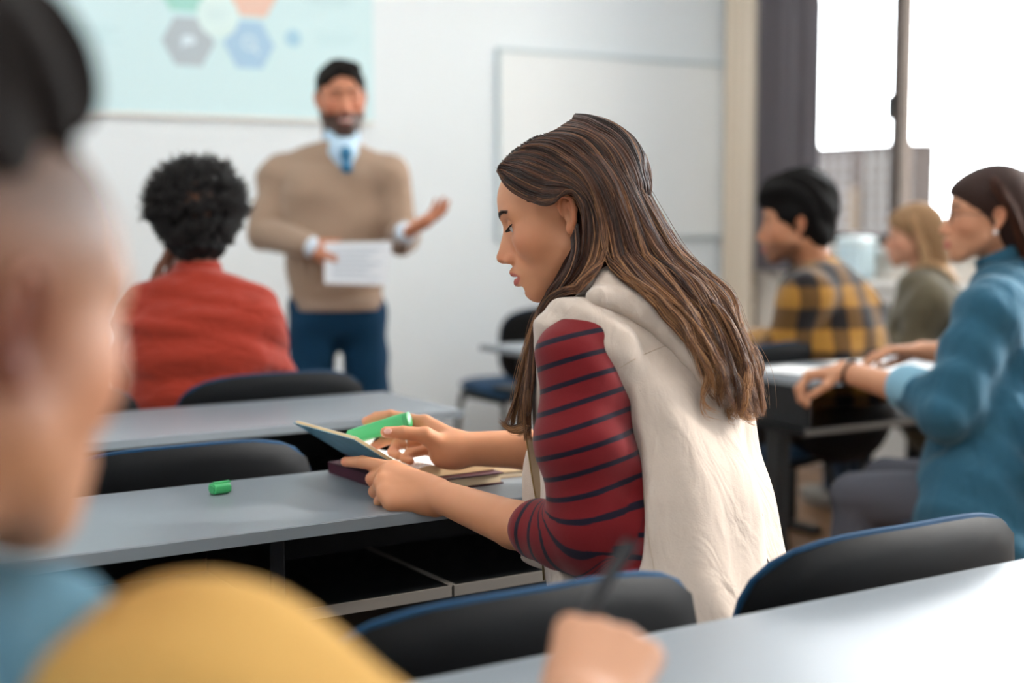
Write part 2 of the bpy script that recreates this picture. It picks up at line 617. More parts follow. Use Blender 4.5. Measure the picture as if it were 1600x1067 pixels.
def pad_mesh(w0, w1, h, th, curve, n=3.2, nu=28, nr=9, bulge=.5, lean=0., zofs=0., ylift=0.):
    """rounded, curved cushion or shell: disc grid pushed out to a super-ellipse, thickness falling off at the rim.
    x is across, z is up, y the thickness; w0/w1 are bottom/top half-widths"""
    v, f = [], []
    rings = [0] + [((k + 1) / nr) ** .8 for k in range(nr)]
    def pt(r, a, side):
        c, s = math.cos(a), math.sin(a)
        den = (abs(c) ** n + abs(s) ** n) ** (1 / n)
        x, z = r * c / den, r * s / den
        half = w0 + (w1 - w0) * (z + 1) / 2
        X = x * half
        Z = z * h / 2
        e = max(0., 1 - r ** 6) ** .5
        Y = side * th / 2 * e + curve * (X * X) + lean * Z
        return (X, Y + ylift, Z + zofs)
    for side in (-1, 1):
        base = len(v)
        v.append(pt(0, 0, side))
        for r in rings[1:]:
            for k in range(nu):
                v.append(pt(r, 2 * math.pi * k / nu, side))
        for k in range(nu):
            q = (base, base + 1 + k, base + 1 + (k + 1) % nu)
            f.append(q if side > 0 else q[::-1])
        for j in range(nr - 1):
            for k in range(nu):
                a0 = base + 1 + j * nu + k
                a1 = base + 1 + j * nu + (k + 1) % nu
                q = (a0, a0 + nu, a1 + nu, a1)
                f.append(q if side > 0 else q[::-1])
    return MB().add(v, f)


def make_chair():
    t = empty('chair', (0, 0, 0))
    # backrest: dark plastic shell behind, blue upholstered pad in front; the sitter looks along +y
    sh = pad_mesh(.235, .262, .315, .026, .55, n=3.6, lean=-.16, zofs=.638, ylift=-.245)
    link('backrest_shell', sh.mesh('backrest_shell'), M['plastic'], t, True)
    pd = pad_mesh(.226, .252, .302, .030, .55, n=3.6, lean=-.16, zofs=.640, ylift=-.226)
    link('backrest_pad', pd.mesh('backrest_pad'), M['fabric'], t, True)
    rim = []
    for k in range(49):
        a = 2 * math.pi * k / 48
        c, s = math.cos(a), math.sin(a)
        den = (abs(c) ** 3.6 + abs(s) ** 3.6) ** (1 / 3.6)
        x, z = c / den, s / den
        half = .232 + (.258 - .232) * (z + 1) / 2
        rim.append((x * half, .55 * (x * half) ** 2 - .16 * z * .156 - .236, .639 + z * .156))
    MB().tube(rim, .0045, 6, False).build('piping', M['fabric'], t, True)
    st = pad_mesh(.235, .225, .43, .05, 0, n=4).v
    for nm, th, z, m_, sc in (('seat_pad', .055, .445, 'fabric', 1.0), ('seat_shell', .03, .418, 'plastic', .98)):
        p = pad_mesh(.24 * sc, .228 * sc, .43 * sc, th, 0, n=4)
        p.v = [(x, -zz + .02, y + z - .25 * x * x * 0 - .02 * max(0, zz / .2)) for x, y, zz in p.v]
        link(nm, p.mesh(nm), M[m_], t, True)
    for s in (-1, 1):
        MB().tube([(s * .17, -.16, .41), (s * .17, -.225, .43), (s * .17, -.245, .50), (s * .165, -.245, .60)], .011, 8).build('back_bracket', M['metal'], t, True)
        MB().tube([(s * .2, .17, .405), (s * .215, .205, .2), (s * .225, .22, .012)], .0125, 8).build('leg', M['metal'], t, True)
        MB().tube([(s * .2, -.16, .405), (s * .215, -.215, .2), (s * .225, -.25, .012)], .0125, 8).build('leg', M['metal'], t, True)
        MB().tube([(s * .2, .18, .40), (s * .2, -.17, .40)], .011, 8).build('seat_rail', M['metal'], t, True)
    MB().tube([(-.2, 0, .398), (.2, 0, .398)], .011, 8).build('crossbar', M['metal'], t, True)
    return t


def place_chair(x, y, rz, label):
    global CHAIR0
    o = CHAIR0 if not CHAIR0.get('label') else copy_tree(CHAIR0)
    o.location = (x, y, 0)
    o.rotation_euler = (0, 0, rz)
    tag(o, label, 'chair', 'dark blue and black classroom chairs')
    return o


CHAIR0 = make_chair()
place_chair(.80, 1.475, 0, 'empty black chair directly behind the writing hand, before the near desk')
place_chair(1.365, 1.475, 0, 'chair at the lower right behind the woman in the beige vest')
place_chair(.80, 2.545, 0, 'black chair behind the green marker cap, across the reading desk')
place_chair(1.36, 3.455, 0, 'chair with arched dark back on which the woman in red sits')
place_chair(.78, 3.455, 0, 'mostly hidden chair at the left of the woman in red')
place_chair(3.28, 5.08, 0, 'small far black chair near the whiteboard')
place_chair(3.04, 3.40, 0, 'blue chair on which the man in plaid sits')
place_chair(4.19, 3.58, 0, 'chair under the blonde woman beside the heater')
place_chair(2.86, 2.31, math.radians(24), 'chair under the woman in the denim shirt')
place_chair(.16, .45, 0, 'chair under the man in the yellow shirt')


# ================================================================== soft-body modelling (distance fields turned into meshes)
def smin(a, b, k):
    if k <= 0: return np.minimum(a, b)
    h = np.maximum(k - np.abs(a - b), 0) / k
    return np.minimum(a, b) - h * h * (k * .25)


class Body:
    """a list of blended shapes; eval() gives the signed distance"""

    def __init__(self):
        self.ops, self.lo, self.hi, self.disp = [], np.full(3, 1e9), np.full(3, -1e9), None

    def _b(self, c, r):
        c = vec(c)
        self.lo = np.minimum(self.lo, c - r)
        self.hi = np.maximum(self.hi, c + r)

    def _op(self, fn, k, mode, bc=None, br=0.):
        self.ops.append((fn, k, mode, bc, br))
        return self

    def cap(self, a, b, ra, rb=None, k=.01, mode='u'):
        a, b = vec(a), vec(b)
        rb = ra if rb is None else rb
        ab = (b - a).astype(np.float32)
        L2 = float(ab @ ab) + 1e-12
        a32 = a.astype(np.float32)
        if mode == 'u':
            self._b(a, ra); self._b(b, rb)

        def fn(P):
            q = P - a32
            t = np.clip(q @ ab / L2, 0, 1)
            q = q - t[:, None] * ab
            return np.sqrt(np.einsum('ij,ij->i', q, q)) - (ra + (rb - ra) * t)
        return self._op(fn, k, mode, (a + b) / 2, np.linalg.norm(b - a) / 2 + max(ra, rb))

    def chain(self, pts, rs, k=.01, mode='u'):
        for i in range(len(pts) - 1):
            self.cap(pts[i], pts[i + 1], rs[i], rs[i + 1], k if i == 0 else min(k, .006), mode)
        return self

    def ell(self, c, r, A=None, k=.01, mode='u'):
        """A: rows are the ellipsoid's own axes in the world"""
        c = vec(c)
        r = np.asarray(r, dtype=np.float32) * np.ones(3, np.float32)
        A32 = np.eye(3, dtype=np.float32) if A is None else np.asarray(A, dtype=np.float32)
        if mode == 'u': self._b(c, float(r.max()))
        c32 = c.astype(np.float32)

        def fn(P):
            q = (P - c32) @ A32.T
            u = q / r
            k0 = np.sqrt(np.einsum('ij,ij->i', u, u))
            w = u / r
            k1 = np.sqrt(np.einsum('ij,ij->i', w, w)) + 1e-9
            return np.where(k0 < .05, -float(r.min()), k0 * (k0 - 1) / k1)
        return self._op(fn, k, mode, c, float(r.max()))

    def slab(self, a, b, side, wa, wb, k=.03, n=2.0, mode='u'):
        """tapered limb or trunk of flattened section: wa, wb = (half-width along side, half-depth)"""
        a, b = vec(a), vec(b)
        ab = b - a
        L = np.linalg.norm(ab)
        t_ = ab / L
        s_ = nrm(vec(side) - t_ * np.dot(side, t_))
        d_ = np.cross(t_, s_)
        if mode == 'u':
            self._b(a, max(wa)); self._b(b, max(wb))
        a32, t32, s32, d32 = (x.astype(np.float32) for x in (a, t_, s_, d_))

        def fn(P):
            q = P - a32
            h = q @ t32
            t = np.clip(h / L, 0, 1)
            e = h - t * L
            ww = wa[0] + (wb[0] - wa[0]) * t
            dd = wa[1] + (wb[1] - wa[1]) * t
            m = np.minimum(ww, dd)
            u, v = np.abs(q @ s32) / ww, np.abs(q @ d32) / dd
            if n == 2.0:
                rr = np.sqrt(u * u + v * v + (e / m) ** 2)
            else:
                rr = (u ** n + v ** n + np.abs(e / m) ** n) ** (1 / n)
            return (rr - 1) * m
        return self._op(fn, k, mode, (a + b) / 2, L / 2 + max(max(wa), max(wb)) * 1.3)

    def box(self, c, r, A, rad=.005, k=.005, mode='u'):
        c = vec(c)
        r = np.asarray(r, dtype=np.float32)
        A32 = np.asarray(A, dtype=np.float32)
        if mode == 'u': self._b(c, float(np.linalg.norm(r)))
        c32 = c.astype(np.float32)

        def fn(P):
            q = np.abs((P - c32) @ A32.T) - (r - rad)
            o = np.maximum(q, 0)
            return np.sqrt(np.einsum('ij,ij->i', o, o)) + np.minimum(q.max(1), 0) - rad
        return self._op(fn, k, mode)

    def half(self, c, n, k=.004):
        """cut away everything on the side the normal points to"""
        c, n = vec(c).astype(np.float32), nrm(n).astype(np.float32)
        return self._op(lambda P: (P - c) @ n, k, 'i')

    def fn(self, f, k=.01, mode='u'):
        return self._op(f, k, mode)

    def eval(self, P, plain=False, lim=.07):
        P = np.ascontiguousarray(P, dtype=np.float32)
        out = np.empty(len(P), np.float32)
        step = 5000
        for i in range(0, len(P), step):
            Q = P[i:i + step]
            d = None
            mid = (Q.min(0) + Q.max(0)) / 2
            rad = float(np.sqrt(((Q - mid) ** 2).sum(1).max()))
            for fn, k, mode, bc, br in self.ops:
                if bc is not None and np.linalg.norm(mid - bc) - rad - br > lim + k:
                    continue                       # too far away to matter here
                if d is None:
                    if mode != 'u': continue
                x = fn(Q)
                if d is None: d = x
                elif mode == 'u': d = smin(d, x, k)
                elif mode == 's': d = -smin(-d, x, k)
                else: d = -smin(-d, -x, k)
            if d is None:
                out[i:i + step] = lim
                continue
            if self.disp is not None and not plain: d = d + self.disp(Q)
            out[i:i + step] = d
        return out

    def grad(self, P, e=.0015):
        d = self.eval(P, True)
        g = np.stack([self.eval(P + np.eye(3)[i] * e, True) - d for i in range(3)], 1)
        return g / (np.linalg.norm(g, axis=1, keepdims=True) + 1e-9)

    def mesh(self, h):
        """returns vertices, quads"""
        lo, hi = self.lo - .04, self.hi + .04

        def keep(C, size, slack):
            lm = size * slack + (.006 if self.disp is not None else 0)
            return C[np.abs(self.eval(lo + (C + .5) * size, True, max(.07, lm * 1.3))) < lm]
        s0, s1 = 16 * h, 4 * h
        n = np.ceil((hi - lo) / s0).astype(int)
        C = np.stack(np.meshgrid(*[np.arange(k) for k in n], indexing='ij'), -1).reshape(-1, 3)
        C = keep(C, s0, 1.05)
        off = np.stack(np.meshgrid(*[np.arange(4)] * 3, indexing='ij'), -1).reshape(-1, 3)
        C = (C[:, None] * 4 + off[None]).reshape(-1, 3)
        C = keep(C, s1, 1.0)
        o5 = np.stack(np.meshgrid(*[np.arange(5)] * 3, indexing='ij'), -1).reshape(-1, 3)
        base = C * 4
        V = self.eval((lo + (base[:, None] + o5[None]).reshape(-1, 3) * h)).reshape(-1, 5, 5, 5)
        neg = V < 0
        cnt = sum(neg[:, i:4 + i, j:4 + j, k:4 + k].astype(np.int8) for i in (0, 1) for j in (0, 1) for k in (0, 1))
        b, i, j, k = np.nonzero((cnt > 0) & (cnt < 8))
        cell = base[b] + np.stack([i, j, k], 1)
        corner = {(x, y, z): V[b, i + x, j + y, k + z] for x in (0, 1) for y in (0, 1) for z in (0, 1)}
        acc = np.zeros((len(b), 3))
        num = np.zeros(len(b))
        for ax in range(3):
            for p in (0, 1):
                for q in (0, 1):
                    A = [p, q]; A.insert(ax, 0)
                    B = [p, q]; B.insert(ax, 1)
                    va, vb = corner[tuple(A)], corner[tuple(B)]
                    m = (va < 0) != (vb < 0)
                    t = np.where(m, va / (va - vb + 1e-12), 0)
                    pt = np.zeros((len(b), 3)) + np.array(A, float)
                    pt[:, ax] += t
                    acc += pt * m[:, None]
                    num += m
        verts = lo + (cell + acc / num[:, None]) * h
        NN = int((n.max() + 2) * 16)
        key = (cell[:, 0] * NN + cell[:, 1]) * NN + cell[:, 2]
        order = np.argsort(key)
        sk = key[order]

        def find(c):
            kk = (c[:, 0] * NN + c[:, 1]) * NN + c[:, 2]
            pos = np.clip(np.searchsorted(sk, kk), 0, len(sk) - 1)
            return np.where(sk[pos] == kk, order[pos], -1)
        quads = []
        v0 = corner[(0, 0, 0)]
        for ax in range(3):
            B = [0, 0, 0]; B[ax] = 1
            v1 = corner[tuple(B)]
            m = (v0 < 0) != (v1 < 0)
            c = cell[m]
            u, w = [x for x in range(3) if x != ax]
            eu = np.zeros(3, int); eu[u] = 1
            ew = np.zeros(3, int); ew[w] = 1
            q = np.stack([find(c), find(c - eu), find(c - eu - ew), find(c - ew)], 1)
            flip = (v0[m] < 0) ^ (ax == 1)
            q = np.where(flip[:, None], q, q[:, ::-1])
            quads.append(q[(q >= 0).all(1)])
        quads = np.concatenate(quads)
        for _ in range(1 if h < .0058 else 0):        # pull the vertices onto the surface
            d = self.eval(verts)
            e = h * .5
            g = np.stack([self.eval(verts + np.eye(3)[i] * e) - d for i in range(3)], 1)
            g = g / (np.linalg.norm(g, axis=1, keepdims=True) + 1e-9)
            verts = verts - g * np.clip(d, -h, h)[:, None]
        return verts, quads


def join(parts):
    vs_, fs, n = [], [], 0
    for v, f in parts:
        vs_.append(v)
        fs.append(f + n)
        n += len(v)
    return np.concatenate(vs_), np.concatenate(fs)


def skin(name, V, Q, material, parent=None, col=None, extra=None):
    """vertices and quads into a smooth mesh object, in the parent's frame"""
    if parent is not None:
        V = V - np.array(parent.location)
    me = bpy.data.meshes.new(name)
    me.vertices.add(len(V))
    me.vertices.foreach_set('co', V.astype(np.float32).ravel())
    me.loops.add(len(Q) * 4)
    me.loops.foreach_set('vertex_index', Q.astype(np.int32).ravel())
    me.polygons.add(len(Q))
    me.polygons.foreach_set('loop_start', np.arange(len(Q), dtype=np.int32) * 4)
    me.polygons.foreach_set('loop_total', np.full(len(Q), 4, np.int32))
    me.update()
    me.validate()
    me.polygons.foreach_set('use_smooth', [True] * len(me.polygons))
    if col is not None:
        a = me.color_attributes.new('Col', 'FLOAT_COLOR', 'POINT')
        c4 = np.ones((len(V), 4), np.float32)
        c4[:, :3] = col
        a.data.foreach_set('color', c4.ravel())
    return link(name, me, material, parent)


def folds(d1, f1, amp, d2=(0, 0, 1), f2=9., seed=0., d3=(1, .3, .2), f3=23., a3=.35):
    """gentle creases for cloth: a warped ripple"""
    d1, d2, d3 = (nrm(x).astype(np.float32) for x in (d1, d2, d3))

    def fn(P):
        a, b, c = P @ d1, P @ d2, P @ d3
        s = np.sin(a * f1 + 1.7 * np.sin(b * f2 + seed) + 1.1 * np.sin(c * 13 + seed * 2.3))
        s2 = np.sin(c * f3 + 2.0 * np.sin(a * 17 + seed) + seed)
        return amp * (s * np.abs(s) ** .3 + a3 * s2)
    return fn


def frame(fwd, up=(0, 0, 1)):
    """rows: forward, left, up"""
    f = nrm(fwd)
    l = nrm(np.cross(up, f))
    return np.stack([f, l, np.cross(f, l)])


def ground_dir(a):
    """level direction a degrees to the left of the viewing direction"""
    a = math.radians(a)
    return -math.sin(a) * R_ + math.cos(a) * FH


def head_frame(yaw_left, pitch_down, roll=0):
    f0 = ground_dir(yaw_left)
    p = math.radians(pitch_down)
    f = math.cos(p) * f0 - math.sin(p) * ZV
    u = math.sin(p) * f0 + math.cos(p) * ZV
    l = np.cross(u, f)
    r = math.radians(roll)
    return np.stack([f, math.cos(r) * l + math.sin(r) * u, math.cos(r) * u - math.sin(r) * l])


def head_shape(B, O, A, s=1.0, male=False, eye_open=True, ears=True, fine=True, neck=None, neck_r=.052):
    """face along A[0], left A[1], up A[2]; O sits between the ear holes"""
    O = vec(O)
    L = lambda x, y, z: O + s * (x * A[0] + y * A[1] + z * A[2])
    e = lambda c, r, k=.01, mode='u': B.ell(L(*c), np.array(r) * s, A, k * s, mode)
    c = lambda a, b, ra, rb=None, k=.01, mode='u': B.cap(L(*a), L(*b), ra * s, (ra if rb is None else rb) * s, k * s, mode)
    jw = 1.12 if male else 1.0
    e((-.012, 0, .045), (.097, .074, .083))
    e((.028, 0, .042), (.069, .062, .053), .03)
    e((.043, 0, -.020), (.049, .055 * jw, .062), .03)
    for y in (-1, 1):
        c((.012, y * .046 * jw, -.040), (.066, y * .014 * jw, -.083), .018, .0150, .03)
        e((.052, y * .042, -.012), (.028, .020, .024), .022)
    e((.0765, 0, -.0870), (.0158, .018 * jw, .0152), .02)
    e((.080, 0, -.056), (.021, .027, .028), .018)
    # brow, sockets, eyeballs
    for y in (-1, 1):
        c((.086, y * .010, .031), (.070, y * .044, .031), .0105 if male else .0090, None, .014)
        e((.0985, y * .033, .0135), (.018, .0155, .0105), .012, 's')
        e((.0735, y * .0315, .0135), (.0132, .0135, .0128), .004)
        if fine:   # upper lid fold and lower lid
            c((.0850, y * .020, .0165), (.0835, y * .038, .0185), .0028, .0024, .005)
    # nose
    c((.0900, 0, .016), (.1120, 0, -.0230), .0066, .0076, .010)
    c((.082, 0, .006), (.0985, 0, -.0265), .0100, .0130, .012)
    e((.1120, 0, -.0270), (.0102, .0090, .0078), .006)
    for y in (-1, 1):
        e((.1015, y * .0112, -.0320), (.0095, .0062, .0066), .005)
        if fine: e((.1065, y * .0058, -.0385), (.0048, .0030, .0034), .002, 's')
    # mouth
    for y in (-1, 1):
        c((.1035, y * .004, -.0520), (.0870, y * .0225, -.0590), .0058, .0024, .006)
        c((.1000, 0, -.0690), (.0860, y * .0205, -.0610), .0066, .0024, .006)
    if fine:
        e((.108, 0, -.0603), (.018, .0215, .0011), .002, 's')
        e((.102, 0, -.0800), (.009, .017, .004), .008, 's')
    if ears:
        for y in (-1, 1):
            q = lambda x, yy, z: (-.004 + (x + .004) * .66, y * (.073 + (yy - .073) * .9), .004 + (z + .002) * .80)
            e(q(-.010, .0735, .004), (.0100, .0050, .0220), .006)
            pts = [(.006, .0735, .004), (.008, .0765, .020), (.001, .081, .032), (-.012, .0845, .034), (-.0235, .086, .024), (-.0245, .085, .006), (-.017, .081, -.012), (-.006, .0755, -.024)]
            for a_, b_ in zip(pts[:-1], pts[1:]): c(q(*a_), q(*b_), .0036, .0036, .0025)
            e(q(-.003, .0750, -.0245), (.0068, .0045, .0085), .004)
            c(q(-.014, .081, .020), q(-.012, .080, -.008), .0034, .0030, .003)
            if fine:
                e(q(-.002, .0815, -.001), (.0070, .0065, .0110), .003, 's')
                e(q(-.007, .0845, .020), (.0060, .0040, .0080), .003, 's')
    if neck is not None:
        B.cap(L(-.022, 0, -.035), neck, neck_r * s, neck_r * 1.08 * s, .025 * s)
    return L


def head_tint(V, O, A, base, s=1.0, lip='#a8584e', brow='#2a1a12', blush=.0, beard=None, stubble=0., lipw=1.0):
    """skin colour per vertex with lips, brows, beard"""
    q = (V - vec(O)) @ A.T / s
    x, y, z = q[:, 0], np.abs(q[:, 1]), q[:, 2]
    base = np.array(hx(base)[:3])
    col = np.tile(base, (len(V), 1))

    def mixin(w, c):
        nonlocal col
        c = np.array(hx(c)[:3]) if isinstance(c, str) else np.array(c)
        col = col * (1 - w[:, None]) + c * w[:, None]
    sm = lambda e0, e1, t: np.clip((t - e0) / (e1 - e0), 0, 1) ** 2 * (3 - 2 * np.clip((t - e0) / (e1 - e0), 0, 1))
    if blush:
        d = ((x - .066) / .035) ** 2 + ((y - .040) / .03) ** 2 + ((z + .015) / .025) ** 2
        mixin(np.exp(-d) * blush, base * np.array([1.08, .62, .55]))
        d = ((x - .108) / .015) ** 2 + (y / .018) ** 2 + ((z + .03) / .015) ** 2
        mixin(np.exp(-d) * blush, base * np.array([1.05, .66, .6]))
    # ears a little redder
    mixin(sm(.074, .080, y) * .35 * (x < .02), base * np.array([1.05, .62, .52]))
    if beard:
        top = -.030 - .55 * np.clip(.055 - x, -1, .05) * 0
        w = sm(-.034, -.043, z) * sm(-.02, .005, x) * (x > -.02) * sm(-.13, -.115, z)
        w = np.maximum(w, sm(-.010, .0, -np.abs(x - .022) + .014) * (z < -.02) * (z > -.05) * (y > .04))
        mixin(w * .93, beard)
    if stubble:
        w = sm(-.036, -.05, z) * sm(-.02, .01, x) * sm(-.14, -.11, z)
        mixin(w * stubble, '#3a2a24')
    lipd = (y / (.0235 * lipw)) ** 2 + ((z + .0610) / (.0128 - .0050 * np.clip(y / .0235, 0, 1))) ** 2
    mixin(sm(1.15, .75, lipd) * (x > .078) * .9, lip)
    t = np.clip((y - .010) / .038, 0, 1)
    zc = .0315 + .0075 * np.sin(t * 2.2) - .002 * t
    th = .0042 * (1 - .55 * t)
    w = sm(1.25, .7, ((z - zc) / th) ** 2) * (y > .008) * (y < .050) * (x > .045)
    mixin(w * .93, brow)
    return col


def hand_shape(B, wrist, fwd, palm, side, curl=(.3, .35, .4, .45), s=1.0, thumb=.5, spread=.06, k=.007):
    """side +1 = left hand, -1 = right. palm = direction the palm faces. Each finger is its own chain of three bones."""
    f = nrm(fwd)
    p = nrm(vec(palm) - f * np.dot(palm, f))
    l = np.cross(f, p) * side                          # towards the thumb
    wr = vec(wrist)
    base = [(.030, .088), (.010, .092), (-.010, .088), (-.029, .080)]
    ln = [(.042, .026, .021), (.046, .029, .022), (.042, .027, .021), (.033, .020, .018)]
    rad = [.0088, .0092, .0088, .0078]
    tips = []
    for i in range(4):
        b = wr + s * (f * base[i][1] + l * base[i][0])
        B.cap(wr + s * (f * .012 + l * base[i][0] * .55), b, .0160 * s, .0130 * s, .011 * s)
        ang = 0
        sp = (1.5 - i) * spread
        pos = b
        for j in range(3):
            ang += curl[i] * (1.0, 1.15, .8)[j]
            dirv = math.cos(ang) * nrm(f + l * sp) + math.sin(ang) * p
            nx = pos + dirv * ln[i][j] * s
            B.cap(pos, nx, rad[i] * (1 - .08 * j) * s, rad[i] * (.94 - .10 * j) * s, (k if j == 0 else .003) * s)
            pos = nx
        tips.append(pos)
    # thumb leaves the side of the palm near its base
    c0 = wr + s * (f * .022 + l * .022 + p * .006)
    d1 = nrm(f * .75 + l * (.75 - .5 * thumb) + p * (.25 + .5 * thumb))
    c1 = c0 + d1 * .042 * s
    d2 = nrm(f * (.95) + l * (.35 - .55 * thumb) + p * (.15 + .45 * thumb))
    c2 = c1 + d2 * .032 * s
    c3 = c2 + nrm(d2 + f * .2 - l * .25 * thumb) * .026 * s
    B.cap(c0, c1, .0165 * s, .0125 * s, .012 * s)
    B.cap(c1, c2, .0112 * s, .0102 * s, .004 * s)
    B.cap(c2, c3, .0100 * s, .0082 * s, .002 * s)
    tips.append(c3)
    return tips


def hair_curves(name, strands, radius, material, parent, tone=None):
    """strands: (n, m, 3) array of points; rendered as fine round fibres"""
    n, m = strands.shape[:2]
    P = strands.reshape(-1, 3)
    if parent is not None: P = P - np.array(parent.location)
    hc = bpy.data.hair_curves.new(name)
    hc.add_curves([m] * n)
    hc.attributes['position'].data.foreach_set('vector', P.astype(np.float32).ravel())
    ra = hc.attributes.get('radius') or hc.attributes.new('radius', 'FLOAT', 'POINT')
    t = np.linspace(0, 1, m)
    taper = np.clip(1.0 - t ** 4 * .85, .1, 1)
    rr = (radius if np.ndim(radius) else np.full(n, radius))[:, None] * taper[None]
    ra.data.foreach_set('value', rr.astype(np.float32).ravel())
    if tone is not None:
        ta = hc.attributes.new('tone', 'FLOAT', 'POINT')
        ta.data.foreach_set('value', tone.astype(np.float32).ravel())
    hc.materials.append(material)
    o = bpy.data.objects.new(name, hc)
    COL.objects.link(o)
    o.parent = parent
    return o


def hair_mat(name, dark, mid, light, rough=.36, spec=.4):
    m = bpy.data.materials.new(name)
    m.use_nodes = True
    nt = m.node_tree
    b = nt.nodes['Principled BSDF']
    b.inputs['Roughness'].default_value = rough
    b.inputs['Specular IOR Level'].default_value = spec
    a = nt.nodes.new('ShaderNodeAttribute')
    a.attribute_name = 'tone'
    r = nt.nodes.new('ShaderNodeValToRGB')
    r.color_ramp.elements[0].color = hx(dark)
    r.color_ramp.elements[1].color = hx(light)
    e = r.color_ramp.elements.new(.5)
    e.color = hx(mid)
    nt.links.new(a.outputs['Fac'], r.inputs['Fac'])
    nt.links.new(r.outputs['Color'], b.inputs['Base Color'])
    return m


def resample(pts, m):
    """smooth curve through the points, m samples"""
    P = np.array([vec(p) for p in pts])
    n = len(P)
    seg = np.concatenate([[0], np.cumsum(np.linalg.norm(np.diff(P, axis=0), axis=1))])
    t = np.linspace(0, seg[-1], m)
    out = np.zeros((m, 3))
    T = np.zeros_like(P)
    for i in range(n):
        a, b = max(i - 1, 0), min(i + 1, n - 1)
        T[i] = (P[b] - P[a]) / max(seg[b] - seg[a], 1e-9)
    for k in range(m):
        i = min(max(np.searchsorted(seg, t[k]) - 1, 0), n - 2)
        L = seg[i + 1] - seg[i]
        u = (t[k] - seg[i]) / L
        out[k] = (2 * u ** 3 - 3 * u * u + 1) * P[i] + (u ** 3 - 2 * u * u + u) * L * T[i] + (-2 * u ** 3 + 3 * u * u) * P[i + 1] + (u ** 3 - u * u) * L * T[i + 1]
    return out


def person(label, loc):
    t = empty('person', loc)
    return tag(t, label, 'person', 'people in the classroom')


# ================================================================== the reading woman
SKIN = attr_mat('skin_light', rough=.48, spec=.4, bump=.05, bscale=900, sss=.12, var=.05, vscale=45)
SKIN2 = attr_mat('skin_plain', rough=.5, spec=.35, var=.05, vscale=40)


